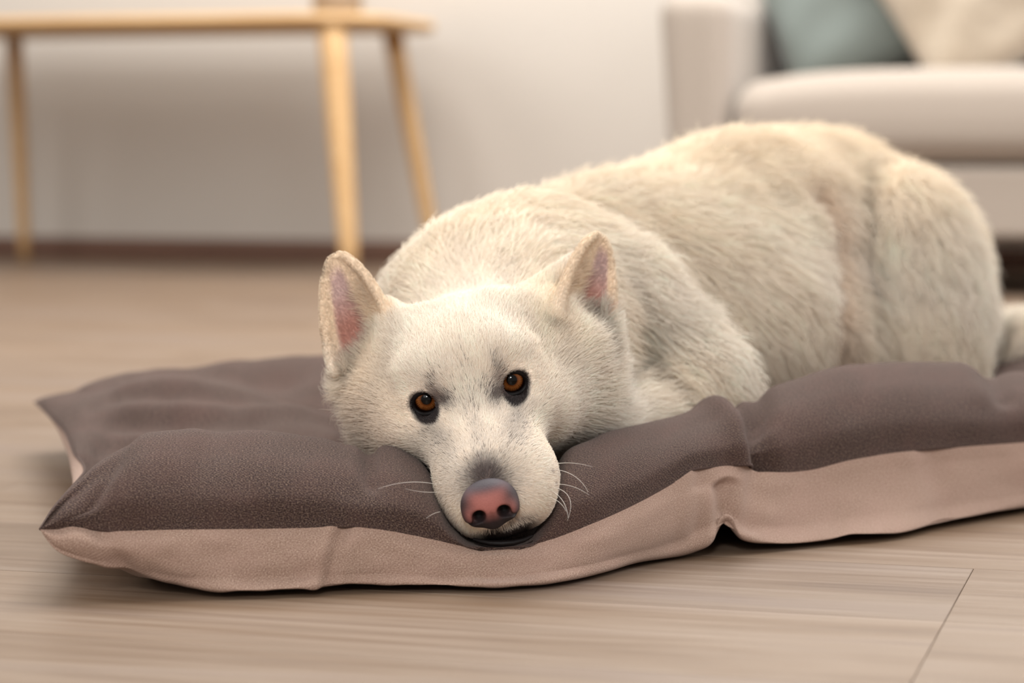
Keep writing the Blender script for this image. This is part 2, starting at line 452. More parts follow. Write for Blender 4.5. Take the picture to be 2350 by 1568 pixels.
def dent(xy):
    a = np.array([0.0, 1.80]); b = np.array([0.37, 2.34]); d = b-a
    t = np.clip(((xy-a)@d)/(d@d), 0, 1); r = np.linalg.norm(xy-(a+t[..., None]*d), axis=-1)
    return np.exp(-(r/0.15)**4)
def smooth_noise(nu, nv, su, sv, seed):
    r = np.random.default_rng(seed).standard_normal((nu, nv))
    fu = np.fft.fftfreq(nu)[:, None]; fv = np.fft.fftfreq(nv)[None]
    g = np.exp(-2*(PI**2)*((fu*su)**2 + (fv*sv)**2))
    o = np.real(np.fft.ifft2(np.fft.fft2(r)*g)); return o/o.std()
e_l = np.sqrt(np.clip(1-(1-np.clip(u/0.085, 0, 1))**2.4, 0, 1))
e_r = np.sqrt(np.clip(1-(1-np.clip((1-u)/0.10, 0, 1))**2.4, 0, 1))
ee = e_l*e_r
muz = np.exp(-((q-1145)/150)**4)
def catmull(rows, params, n):
    rows = np.array(rows); ps = np.array(params); out = np.zeros((n,)+rows.shape[1:])
    T = np.linspace(0, 1, n); m = np.zeros_like(rows)
    for i in range(len(ps)):
        a = max(0, i-1); b = min(len(ps)-1, i+1); m[i] = (rows[b]-rows[a])/(ps[b]-ps[a])
    for k, t in enumerate(T):
        i = min(len(ps)-2, max(0, int(np.searchsorted(ps, t, 'right')-1))); h = ps[i+1]-ps[i]; s = (t-ps[i])/h
        out[k] = ((1+2*s)*(1-s)**2)*rows[i] + s*(1-s)**2*h*m[i] + s*s*(3-2*s)*rows[i+1] + s*s*(s-1)*h*m[i+1]
    return out, T
def between(a, b, th, tz, out=0.0):
    r = a + (b-a)*np.array([th, th, tz]); r = r.copy(); r[:, 1] -= out; return r
e_b = np.sqrt(np.clip(1-(1-np.clip(u/0.17, 0, 1))**2.0, 0, 1))*e_r
BR = Bx - eb*0.10; BR[:, 2] = Bx[:, 2] + e_b*(0.086+.006*np.clip((u-.2)/.1, 0, 1)-Bx[:, 2])
V0 = Rx.copy(); V0[:, 1] += 0.075*np.clip(u/0.05, 0, 1)*np.clip((1-u)/.05, 0, 1) + 0.0; V0[:, 0] -= 0.014*np.clip(u/.05, 0, 1)
def interior(f):
    r = V0 + (BR-V0)*f
    return r
rows = [Sx, between(Sx, Rx, .10, .42, .006), between(Sx, Rx, .42, .84, .004), Rx]
prm = [0, .05, .11, .17]
zi = {0.0: .062, .2: .066, .42: .078, .64: .070, .84: .082}
for f, p in ((0.0, .25), (.2, .36), (.42, .50), (.64, .64), (.84, .78)):
    r = interior(f)
    puff = 0.008*np.sin(u*13+f*5)*np.sin(f*6+1)*(f < .8)
    zz = zi[f] + puff + np.exp(-((u-.10)/.10)**4)*{0.0: -.004, .2: -.024, .42: -.012, .64: .010, .84: .004}[f]
    zz = zz - .020*np.exp(-((u-(.26-.10*(f-.42)*1.6))/.045)**2)*(.3 < f < .9)
    if f == 0: zz = np.minimum(zz, Rx[:, 2]*0.62)
    zz = zz + 0.022*np.exp(-((u-.87)/.09)**2)*(1 if f > .3 else 0.2)
    d = dent(r[:, :2]); zz = zz*(1-d) + 0.046*d
    lv = p
    Lp = np.stack([np.full_like(u, Lx(lv)), np.full_like(u, Ly(lv)), np.full_like(u, Lz(lv))], -1)
    wl = np.clip(1-u/.16, 0, 1)**2
    r[:, :2] = r[:, :2] + (Lp[:, :2]-r[0, :2])*wl[:, None]
    zb = Lp[:, 2]*(1-np.clip(u*6, 0, 1)) + 0.05*np.clip(u*6, 0, 1)
    r[:, 2] = zb + (ee if f < .7 else e_b)*(zz-zb)
    rows.append(r); prm.append(p)
rows += [BR, between(Bx, BR, .12, .5), Bx]; prm += [.90, .96, 1.0]
top, TV = catmull(rows, prm, NVT)         # (NVT, NU, 3)
def normals(g):
    du = np.gradient(g, axis=1); dv = np.gradient(g, axis=0)
    n = np.cross(du, dv); return n/(np.linalg.norm(n, axis=-1, keepdims=True)+1e-12)
def groove(q, v, pts, depth, wid, v0, v1, ridge=0.0, off=0):
    vv = np.array([p[1] for p in pts]); qq = np.array([p[0] for p in pts])
    qc = np.interp(v, vv, qq); w = wid
    fade = np.clip((v-v0)/.03+ (1 if v0 <= 0 else 0), 0, 1)*np.clip((v1-v)/.05, 0, 1)
    fade = fade*fade*(3-2*fade)
    g = -depth*np.exp(-((q-qc)/w)**2) + ridge*np.exp(-((q-qc+1.9*w)/(w*1.1))**2)
    return g*fade
QQ, VV = np.meshgrid(q, TV)
N = normals(top)
disp = groove(QQ, VV, [(1752, 0), (1745, .05), (1722, .11), (1672, .17), (1640, .22)], .0115, 24, 0, .26, .0055)
disp += groove(QQ, VV, [(1765, .02), (1755, .08), (1738, .13), (1725, .17), (1700, .25)], .006, 26, .06, .27, .002)
disp += groove(QQ, VV, [(2330, 0), (2300, .09), (2262, .17), (2230, .25)], .006, 30, .06, .28, .002)
disp += groove(QQ, VV, [(880, .02), (850, .10), (846, .17), (830, .25)], .004, 22, .06, .26, .001)
disp += groove(QQ, VV, [(150, 0), (250, .10), (300, .20)], .003, 30, .02, .30, .0)
taper = np.clip(VV/.04, 0, 1)*np.clip((1-VV)/.04, 0, 1)*np.clip(u/.03, 0, 1)
disp += 0.0013*smooth_noise(NVT, NU, 9, 16, 1)*taper + 0.0005*smooth_noise(NVT, NU, 4, 6, 2)*taper
# soft creases on the left hollow
lw = np.exp(-((QQ-580)/330)**4)*np.exp(-((VV-.50)/.20)**4)
disp += 0.0070*lw*np.sin(VV*62 + QQ*0.004 + 1.3*smooth_noise(NVT, NU, 26, 90, 5))*(0.6+0.4*smooth_noise(NVT, NU, 20, 60, 6))
disp += -0.004*np.exp(-((VV-.74+ (QQ-600)*.0004)/.02)**2)*np.exp(-((QQ-700)/160)**4)
top = top + N*disp[..., None]
# puckers along the seam
# underside
Cn = Cx.copy()
flat = np.array([0, 0, 0.0])
rowsb = [Sx, between(Sx, Cx, .02, .38, .007), between(Sx, Cx, .40, .76, .006), Cx]
prmb = [0, .10, .20, .30]
for p, f in ((.42, .10), (.6, .4), (.75, .7), (.86, .88)):
    r = Cx + (Bx-Cx)*f
    lv = f
    Lp = np.stack([np.full_like(u, Lx(lv)), np.full_like(u, Ly(lv)), np.full_like(u, Lz(lv))], -1)
    wl = np.clip(1-u/.16, 0, 1)**2
    r[:, :2] = r[:, :2] + (Lp[:, :2]-r[0, :2])*wl[:, None]
    eu = np.clip(u/.075, 0, 1)**0.9*np.clip((1-u)/.10, 0, 1)**.7
    r[:, 2] = Lp[:, 2]*(1-eu) + 0.0025*eu
    if p == .42: r[:, 2] = np.where(q > 1500, np.maximum(r[:, 2], Cx[:, 2]*.9), r[:, 2])
    r[:, 0] -= .013*np.exp(-((u-.022)/.022)**2)*np.sin(PI*min(1, f*1.05))
    rowsb.append(r); prmb.append(p)
rowsb.append(Bx); prmb.append(1.0)
bot, TB = catmull(rowsb, prmb, NVB)
QB, VB = np.meshgrid(q, TB)
Nb = -normals(bot)
tb = np.clip(VB/.05, 0, 1)*np.clip((1-VB)/.04, 0, 1)*np.clip(u/.03, 0, 1)
db = groove(QB, VB, [(790, 0), (770, .12), (752, .30)], .0032, 17, .0, .31, .0022)
db += groove(QB, VB, [(1655, .03), (1662, .12), (1666, .22), (1667, .33)], .008, 24, .05, .31, .003)
db += groove(QB, VB, [(1735, 0), (1725, .12), (1715, .25)], .004, 22, .0, .26, .0015)
db += groove(QB, VB, [(1610, 0), (1606, .12), (1602, .22)], .0025, 18, .0, .24, .001)
db += groove(QB, VB, [(2140, 0), (2150, .12), (2170, .3)], .0025, 35, .0, .33, .001)
db += groove(QB, VB, [(225, 0), (265, .12), (300, .3)], .002, 30, .0, .33, .001)
db += (0.0009*smooth_noise(NVB, NU, 8, 22, 11) + 0.0004*smooth_noise(NVB, NU, 4, 7, 12))*tb
bot = bot + Nb*db[..., None]
# both covers are sewn to the same seam along the left edge
sl = np.linspace(0, 1, 200); Lc = np.stack([Lx(sl), Ly(sl), Lz(sl)], -1)
for g_ in (top, bot):
    tgt = np.stack([np.interp(g_[:, 0, 1], Lc[:, 1], Lc[:, 0]), np.clip(g_[:, 0, 1], Lc[0, 1], Lc[-1, 1]), np.interp(g_[:, 0, 1], Lc[:, 1], Lc[:, 2])], -1)
    dl = tgt-g_[:, 0]
    for k_ in range(30): g_[:, k_] += dl*(1-k_/30)**2
# sag that lets the left side of the seam hang in small waves
bot[..., 2] = np.maximum(bot[..., 2], 0.0010)
top[..., 2] = np.maximum(top[..., 2], 0.006)
def grid_mesh(name, g, flip):
    nv, nu = g.shape[:2]
    i = np.arange(nv*nu).reshape(nv, nu)
    a, b, c, d = i[:-1, :-1].ravel(), i[:-1, 1:].ravel(), i[1:, 1:].ravel(), i[1:, :-1].ravel()
    Fq = np.stack([a, b, c, d] if not flip else [d, c, b, a], 1)
    me = mesh_from(name, g.reshape(-1, 3), Fq)
    sv = np.concatenate([np.zeros((1, nu)), np.cumsum(np.linalg.norm(np.diff(g, axis=0), axis=-1), 0)])
    su = np.concatenate([[0], np.cumsum(np.linalg.norm(np.diff(g[3], axis=0), axis=-1))])
    uvv = np.stack([np.broadcast_to(su, (nv, nu)), sv], -1).reshape(-1, 2)
    uv = me.uv_layers.new(name='cloth')
    li = np.zeros(len(me.loops), np.int32); me.loops.foreach_get('vertex_index', li)
    uv.data.foreach_set('uv', uvv[li].astype(np.float32).ravel())
    return me
def cloth(name, stops, warp, bump, patch, sc, sheen=.2, tint=(.90, .90, .87, 1)):
    t = NT(name, 0.92, 0.10)
    uv = t.coord('UV')
    n1 = t.noise(t.mapping(uv, (1.0, 1.5, 1)), sc, 3, 0.75)
    n2 = t.noise(t.mapping(uv, (1, 1, 1), loc=(3, 5, 1)), 16, 5, 0.7)
    n3 = t.noise(t.mapping(uv, (1.6, 1, 1), loc=(7, 2, 1)), sc*0.55, 2, 0.7)
    c = t.mix(1.0, t.ramp(n1, stops), tint, 'MULTIPLY')
    c = t.mix(t.math('MULTIPLY', t.ramp(n3, [(0.42, (0, 0, 0, 1)), (0.64, (1, 1, 1, 1))]), 0.40), c, patch[0])
    c = t.mix(t.math('MULTIPLY', t.ramp(n2, [(0.45, (0, 0, 0, 1)), (0.66, (1, 1, 1, 1))]), 0.28), c, patch[1])
    t.color(c)
    t.b.inputs['Sheen Weight'].default_value = sheen
    t.b.inputs['Sheen Roughness'].default_value = 0.45
    t.b.inputs['Sheen Tint'].default_value = patch[2]
    w = t.new('ShaderNodeTexWave', wave_type='BANDS', bands_direction='DIAGONAL')
    w.inputs['Scale'].default_value = warp; w.inputs['Distortion'].default_value = 1.5; w.inputs['Detail'].default_value = 2
    w.inputs['Detail Scale'].default_value = 2
    t.l.new(t.mapping(uv, (1, 1, 0)), w.inputs['Vector'])
    hmix = t.math('ADD', t.math('MULTIPLY', w.outputs['Fac'], 0.28), t.math('MULTIPLY', n1, 0.9))
    t.bump(hmix, bump, 0.0006)
    return t.m
M_top = cloth('brown_tweed', [(0.37, srgb(36, 27, 27)), (0.46, srgb(70, 53, 48)), (0.54, srgb(98, 79, 70)), (0.63, srgb(146, 124, 110))], 260, 0.75,
              (srgb(62, 50, 54), srgb(94, 69, 63), (0.75, 0.66, 0.62, 1)), 820, .13, (.72, .72, .72, 1))
M_bot = cloth('beige_twill', [(0.36, srgb(128, 102, 90)), (0.46, srgb(160, 132, 118)), (0.55, srgb(174, 146, 132)), (0.64, srgb(204, 180, 166))], 240, 0.75,
              (srgb(150, 124, 112), srgb(174, 142, 130), (0.9, 0.82, 0.78, 1)), 900)
bed = empty('dog_bed', (0.1, 2.0, 0))
tag(bed, 'brown and beige fabric dog bed lying on the oak floor under the white dog', 'dog bed')
def child(o, parent, name=None):
    o.parent = parent; o.matrix_parent_inverse = Matrix.Translation(-parent.location); return o
child(link('top_cover', grid_mesh('top_cover', top, False), M_top), bed)['label'] = 'dark brown upper cover'
child(link('underside_cover', grid_mesh('underside_cover', bot, True), M_bot), bed)['label'] = 'beige underside'
def tube(name, pts, rad, mat, parent=None, n=6, closed=False):
    pts = np.asarray(pts, float); m = len(pts)
    T = np.gradient(pts, axis=0) if not closed else (np.roll(pts, -1, 0)-np.roll(pts, 1, 0))
    T /= np.linalg.norm(T, axis=1, keepdims=True)+1e-12
    up = np.array([0, 0, 1.0]) if abs(T[:, 2]).mean() < .8 else np.array([1.0, 0, 0])
    A = np.cross(T, up); A /= np.linalg.norm(A, axis=1, keepdims=True)+1e-9; B = np.cross(A, T)
    r = np.broadcast_to(np.asarray(rad, float), (m,))
    an = np.arange(n)/n*2*PI
    V = pts[:, None]+r[:, None, None]*(np.cos(an)[None, :, None]*A[:, None]+np.sin(an)[None, :, None]*B[:, None])
    i = np.arange(m*n).reshape(m, n); j = np.roll(i, -1, 1)
    if closed: i2 = np.roll(i, -1, 0); j2 = np.roll(j, -1, 0); a, b, c, d = i, j, j2, i2
    else: a, b, c, d = i[:-1], j[:-1], j[1:], i[1:]
    me = mesh_from(name, V.reshape(-1, 3), np.stack([a.ravel(), b.ravel(), c.ravel(), d.ravel()], 1))
    return link(name, me, mat, parent)
sp = np.concatenate([top[0], top[1:, -1], top[-1, ::-1][1:], np.stack([Lx(np.linspace(1, 0, 80)), Ly(np.linspace(1, 0, 80)), Lz(np.linspace(1, 0, 80))], -1)[1:-1]])
child(tube('seam', sp + np.array([0, 0.0012, 0]), 0.0011, M_top, None, 6, True), bed)

# ------------------------------------------------------------------ dog: one sculpted body surface from blended volumes
dog_root = P(1450, 900, 2.0); dog_root[2] = 0.047
def norm(v): v = np.asarray(v, float); return v/np.linalg.norm(v)
O = P(1079, 905, 1.62)
A_P, A_R, A_Y = math.radians(16), math.radians(12.5), math.radians(1.0)
hf = Vector((0, -math.cos(A_P), -math.sin(A_P))); hu = Vector((0, -math.sin(A_P), math.cos(A_P))); hr = Vector((1, 0, 0))
mr = Matrix.Rotation(-A_R, 3, Vector((0, 1, 0)))          # roll in the picture plane, image right side up
hf, hu, hr = mr @ hf, mr @ hu, mr @ hr
my = Matrix.Rotation(A_Y, 3, hu); hf, hr = my @ hf, my @ hr
HR, HF, HU = (np.array(v) for v in (hr, hf, hu))
def Hd(x, y, z): return O + (HR*x + HF*y + HU*z)*0.01     # head space in cm: x image right, y towards nose, z crown
def to_head(p): d = (p-O)*100; return np.stack([d@HR, d@HF, d@HU], -1)
RH = np.stack([HR, HF, HU])                                # world->head rotation rows

def axis_grid(lo, hi, flo, fhi, fine, coarse):
    a = [flo]
    h = fine
    while a[-1] < fhi: a.append(a[-1]+fine)
    while a[-1] < hi: h = min(h*1.12, coarse); a.append(a[-1]+h)
    b = [flo]; h = fine
    while b[-1] > lo: h = min(h*1.12, coarse); b.append(b[-1]-h)
    return np.array(b[:0:-1]+a)
gx = axis_grid(-.16, .62, -.105, .125, .0018, .0065)
gy = axis_grid(1.49, 2.80, 1.515, 1.70, .0018, .0070)
gz = axis_grid(.012, .34, .028, .215, .0018, .0060)
phi = np.full((len(gx), len(gy), len(gz)), 0.5, np.float32)
def block(lo, hi):
    i = [slice(max(0, np.searchsorted(g, l)-1), np.searchsorted(g, h)+1) for g, l, h in zip((gx, gy, gz), lo, hi)]
    X, Y, Z = np.meshgrid(gx[i[0]].astype(np.float32), gy[i[1]].astype(np.float32), gz[i[2]].astype(np.float32), indexing='ij', sparse=True)
    return tuple(i), X, Y, Z
def smin(a, b, k):
    if k <= 0: return np.minimum(a, b)
    h = np.clip(k-np.abs(a-b), 0, None)/k
    return np.minimum(a, b)-h*h*k*0.25
def add(sdf, lo, hi, k):
    m = 0.02 + k
    i, X, Y, Z = block(np.array(lo)-m, np.array(hi)+m)
    phi[i] = smin(phi[i], sdf(X, Y, Z), k)
def cut(sdf, lo, hi, k):
    m = 0.01 + k
    i, X, Y, Z = block(np.array(lo)-m, np.array(hi)+m)
    phi[i] = -smin(-phi[i], sdf(X, Y, Z), k)
def sd_cone(a, b, ra, rb):
    a = np.asarray(a, float); b = np.asarray(b, float); d = b-a; L2 = d@d
    def f(X, Y, Z):
        px, py, pz = X-a[0], Y-a[1], Z-a[2]
        t = np.clip((px*d[0]+py*d[1]+pz*d[2])/L2, 0, 1)
        return np.sqrt((px-t*d[0])**2+(py-t*d[1])**2+(pz-t*d[2])**2)-(ra+(rb-ra)*t)
    r = max(ra, rb); return f, np.minimum(a, b)-r, np.maximum(a, b)+r
def sd_ell(c, r, R=None):
    c = np.asarray(c, float); r = np.asarray(r, float); R = np.eye(3) if R is None else R
    def f(X, Y, Z):
        px, py, pz = X-c[0], Y-c[1], Z-c[2]
        q0 = (R[0, 0]*px+R[0, 1]*py+R[0, 2]*pz); q1 = (R[1, 0]*px+R[1, 1]*py+R[1, 2]*pz); q2 = (R[2, 0]*px+R[2, 1]*py+R[2, 2]*pz)
        k0 = np.sqrt((q0/r[0])**2+(q1/r[1])**2+(q2/r[2])**2)
        k1 = np.sqrt((q0/r[0]**2)**2+(q1/r[1]**2)**2+(q2/r[2]**2)**2)
        return k0*(k0-1)/(k1+1e-6)
    m = r.max(); return f, c-m, c+m
def A(prim, k): add(prim[0], prim[1], prim[2], k)
def C(prim, k): cut(prim[0], prim[1], prim[2], k)
def hell(x, y, z, rx, ry, rz, k, tilt=0, yaw=0):
    R = RH
    if tilt: ct, st = math.cos(tilt), math.sin(tilt); R = np.array([[1, 0, 0], [0, ct, st], [0, -st, ct]]) @ R
    if yaw: ct, st = math.cos(yaw), math.sin(yaw); R = np.array([[ct, st, 0], [-st, ct, 0], [0, 0, 1]]) @ R
    A(sd_ell(Hd(x, y, z), np.array([rx, ry, rz])*.01, R), k*.01)
def hcone(a, b, ra, rb, k): A(sd_cone(Hd(*a), Hd(*b), ra*.01, rb*.01), k*.01)

# trunk, joints given by where they stand
BD = norm([.66, .75, 0])                                   # body axis, chest to rump
RB = np.stack([BD, np.cross([0, 0, 1], BD), [0, 0, 1]])    # rows: along, lateral, up
def at(px, z, Y): q_ = P(px, 700, Y); s = F/Y; return np.array([(px-W/2)/s, Y, z])
T = [(at(1165, .128, 1.93), .094), (at(1400, .146, 2.03), .093), (at(1695, .173, 2.19), .104), (at(1840, .168, 2.31), .112), (at(1990, .150, 2.40), .098)]
for (a, ra), (b, rb) in zip(T, T[1:]): A(sd_cone(a, b, ra, rb), .03)
A(sd_ell(at(1570, .133, 2.10), (.150, .128, .094), RB), .03)             # rib cage, near side
A(sd_ell(at(1720, .105, 2.17), (.095, .11, .075), RB), .03)               # belly resting on the bed
A(sd_ell(at(1160, .135, 1.86), (.098, .095, .088)), .035)                # neck ruff behind the head
A(sd_cone(at(1110, .105, 1.72), at(1200, .14, 1.90), .066, .085), .03)   # neck
# near shoulder, upper arm, elbow and forearm folded forward under the cheek
A(sd_cone(at(1235, .1900, 1.91), at(1390, .150, 1.89), .050, .052), .014)
A(sd_cone(at(1390, .150, 1.89), at(1555, .095, 1.875), .052, .044), .014)
A(sd_cone(at(1555, .095, 1.875), at(1600, .072, 1.90), .044, .038), .02)
A(sd_cone(at(1590, .072, 1.88), at(1370, .070, 1.76), .036, .026), .018)
A(sd_cone(at(1370, .066, 1.76), at(1300, .064, 1.72), .026, .022), .01)
# far foreleg
A(sd_cone(at(980, .085, 1.92), at(960, .068, 1.76), .036, .026), .015)
# rump and near thigh
A(sd_ell(at(2040, .150, 2.36), (.085, .085, .098), RB), .03)
A(sd_ell(at(2038, .166, 2.225), (.071, .078, .089)), .008)
A(sd_ell(at(2075, .120, 2.215), (.066, .078, .084)), .02)
A(sd_ell(at(1972, .110, 2.175), (.034, .05, .066)), .010)                 # stifle against the belly
A(sd_cone(at(2150, .070, 2.24), at(2010, .060, 2.16), .026, .020), .010) # hind foot forward
# tail curled back along the bed
for a, b, ra, rb in ((at(2150, .10, 2.40), at(2250, .080, 2.46), .030, .022), (at(2250, .080, 2.46), at(2360, .076, 2.44), .022, .022), (at(2360, .076, 2.44), at(2440, .074, 2.40), .022, .014)):
    A(sd_cone(a, b, ra, rb), .015)
# head
hell(0, -6.2, 0.2, 5.2, 6.6, 3.75, 2.0)
hell(0, -3.0, 0.4, 4.6, 4.0, 3.4, 2.0)
hcone((0, -0.8, -2.0), (0, 7.1, -3.75), 2.65, 2.25, 1.6)           # bridge and upper jaw
hcone((0, -2.0, -4.4), (0, 6.6, -5.0), 3.0, 1.75, 1.4)
for s in (-1, 1):
    hell(s*1.75, -1.45, 1.75, 1.5, 1.4, 1.1, 1.6)
    hell(s*3.1, -2.1, 1.35, 1.4, 1.3, .8, 1.2)                  # brow
    hell(1.70*s+.55, 5.4, -4.35, 2.3, 3.7, 2.4, 1.2)                 # flews
    hell(s*1.42+.48, 7.5, -4.93, 1.95 if s > 0 else 1.72, 1.8, 1.98, 0.8)               # whisker pads
    hell(s*3.4, -1.2, -1.9, 2.3, 2.6, 1.7, 1.6)                  # cheekbone
    hell(s*4.0, -4.4, -3.0, 3.2, 4.2, 3.6, 2.0)                  # jaw muscle
    hell(s*4.8, -7.5, -2.8, 3.0, 4.0, 4.0, 2.0)
hell(5.4, -7.5, -2.9, 3.1, 3.8, 3.7, 2.5)
hell(6.9, -10.0, -5.2, 2.8, 4.0, 4.2, 3.0)
hell(-5.2, -8.0, -4.2, 2.7, 3.6, 3.4, 2.0)
for s in (-1, 1): hcone((s*1.9, -0.5, -2.4), (s*1.25+.5, 5.6, -3.8), 2.0, 2.1, 1.4)                         # fuller ruff on the image right
hell(.4, 7.4, -5.95, 1.8, 1.9, 1.15, 0.6)                            # chin
# eye sockets
EYE = {}
EC = {-1: (-2.92, -0.80, 0.05), 1: (2.88, -0.80, 0.05)}
EO = {s: (EC[s][0]+s*.24, EC[s][2]+.12) for s in (-1, 1)}          # middle of each eye opening
ER = 1.12
for s in (-1, 1):
    c = EC[s]
    EYE[s] = Hd(*c)
    ang = s*math.radians(13)
    Re = np.array([[math.cos(ang), -math.sin(ang), 0], [math.sin(ang), math.cos(ang), 0], [0, 0, 1]]) @ RH
    hell(c[0]+s*.1, c[1]-0.05, c[2], 1.55, 1.24, 1.30, 0.7)
    C(sd_ell(Hd(c[0]+math.sin(ang)*1.2, c[1]+math.cos(ang)*1.2, c[2]+.05), np.array([.94, .97, .86])*.01, Re), .002)
# dip between the eyes and along the stop

# ears: thin cupped shells
def ear_surface(base, tip, n, w0, bend, flat=1.0):
    base = np.asarray(base); tip = np.asarray(tip); ax = tip-base; L = np.linalg.norm(ax); ax /= L
    n = norm(n - (n@ax)*ax); side = np.cross(ax, n)
    ss = np.linspace(0, 1, 60)
    pts = []; rad = []; inner = []
    for s in ss:
        w = w0*(1-s**1.9)**0.62 + .0015
        th = math.radians(105*(1-s)**0.9 + 38)*flat*.62
        c = base + ax*L*s - n*bend*s*s
        R_ = w/max(.3, math.sin(min(th, PI/2)))
        for t in np.linspace(-1, 1, 60):
            a = th*t
            p = c + side*R_*math.sin(a)*(.92) + n*(R_*(1-math.cos(a))*.85)
            pts.append(p); rad.append(.0026 - .0006*s + .0010*(abs(t) > .88))
            inner.append((s, t))
    return np.array(pts), np.array(rad), np.array(inner), ax, n, side
def add_cloud(pts, rad, k, margin=.008):
    lo = pts.min(0)-margin; hi = pts.max(0)+margin
    i, X, Y, Z = block(lo, hi)
    G = np.stack(np.broadcast_arrays(X, Y, Z), -1).reshape(-1, 3).astype(np.float32)
    from mathutils.kdtree import KDTree
    kd = KDTree(len(pts))
    for j, p in enumerate(pts): kd.insert(p, j)
    kd.balance()
    # restrict to cells near the cloud by a coarse occupancy test
    d = np.full(len(G), .03, np.float32)
    h = .010; key = lambda a: np.floor((a-lo)/h).astype(int)
    occ = np.zeros(tuple(key(hi)+3), bool); kp = key(pts)+1
    for dx in (-1, 0, 1):
        for dy in (-1, 0, 1):
            for dz in (-1, 0, 1):
                occ[np.clip(kp[:, 0]+dx, 0, occ.shape[0]-1), np.clip(kp[:, 1]+dy, 0, occ.shape[1]-1), np.clip(kp[:, 2]+dz, 0, occ.shape[2]-1)] = True
    kg = np.clip(key(G)+1, 0, np.array(occ.shape)-1); sel = np.nonzero(occ[kg[:, 0], kg[:, 1], kg[:, 2]])[0]
    for j in sel:
        co, ix, dd = kd.find(G[j]); d[j] = dd-rad[ix]
    d = d.reshape(phi[i].shape)
    phi[i] = smin(phi[i], d, k)
EARS = []
def ear(bpx, tpx, n, w0, bend, flat=1.0):
    b = P(*bpx); t = P(*tpx)
    e = ear_surface(b, t, np.array(n, float), w0, bend, flat); EARS.append((e, b, t)); add_cloud(e[0], e[1], .006)
ear((871, 808, 1.700), (768, 590, 1.700), (-.40, -.90, .05), .0285, .003)
ear((1290, 738, 1.705), (1381, 545, 1.712), (.66, -.75, .0), .0280, .003)
# ear roots grow out of the skull
for s_, bx, by in ((-1, 884, 862), (1, 1280, 800)):
    A(sd_cone(Hd(s_*3.2, -7.2, 1.3), P(bx, by, 1.735), .027, .018), .016)
A(sd_cone(P(1232, 700, 1.715), P(1322, 612, 1.722), .016, .008), .012)
A(sd_cone(P(928, 760, 1.712), P(888, 706, 1.716), .014, .006), .012)
A(sd_cone(P(840, 868, 1.712), Hd(-5.4, -7.0, -1.6), .014, .024), .02)
A(sd_ell(P(1244, 726, 1.700), (.016, .015, .015)), .012)
A(sd_cone(P(806, 868, 1.704), P(836, 880, 1.706), .009, .014), .008)
A(sd_cone(P(1335, 842, 1.728), Hd(6.3, -7.5, -1.2), .017, .028), .02)

# crease between flank and thigh, and the hollow under the thigh
def surf(px, py):
    Yr = np.arange(1.55, 2.75, .004); pr = np.array([P(px, py, y_) for y_ in Yr])
    for p_ in pr:
        i_ = [min(len(g)-1, int(np.searchsorted(g, c_))) for g, c_ in zip((gx, gy, gz), p_)]
        if phi[i_[0], i_[1], i_[2]] < 0: return p_
    return pr[-1]
cr = [(1856, 470), (1882, 560), (1896, 660), (1904, 760), (1910, 850)]
sp_ = [surf(*c_) for c_ in cr]
ymin = [p_[1] for p_ in sp_]
for (a, b), (c1, c2), r1, r2 in zip(zip(cr, cr[1:]), zip(ymin, ymin[1:]), (.004, .007, .010, .012), (.007, .010, .012, .014)):
    C(sd_cone(P(a[0], a[1], c1), P(b[0], b[1], c2), r1*1.3, r2*1.3), .012)
CREASE = np.concatenate([np.linspace(P(a[0], a[1], c1+.006), P(b[0], b[1], c2+.006), 8) for a, b, c1, c2 in zip(cr, cr[1:], ymin, ymin[1:])])
sh = [(1352, 470), (1500, 590), (1612, 730), (1700, 880)]
sp_ = [surf(*c_) for c_ in sh]
for a, b, r1 in zip(sp_, sp_[1:], (.004, .006, .006)):
    C(sd_cone(a+np.array([.004, .0, 0]), b+np.array([.006, .0, 0]), r1, r1), .012)

# sole of the dog pressed flat on the bed
i, X, Y, Z = block((-.2, 1.75, 0), (.7, 2.9, .08))
zf = .0475 + np.zeros_like(X)
phi[i] = -smin(-phi[i], Z-zf, .008) if False else np.maximum(phi[i], zf-Z)

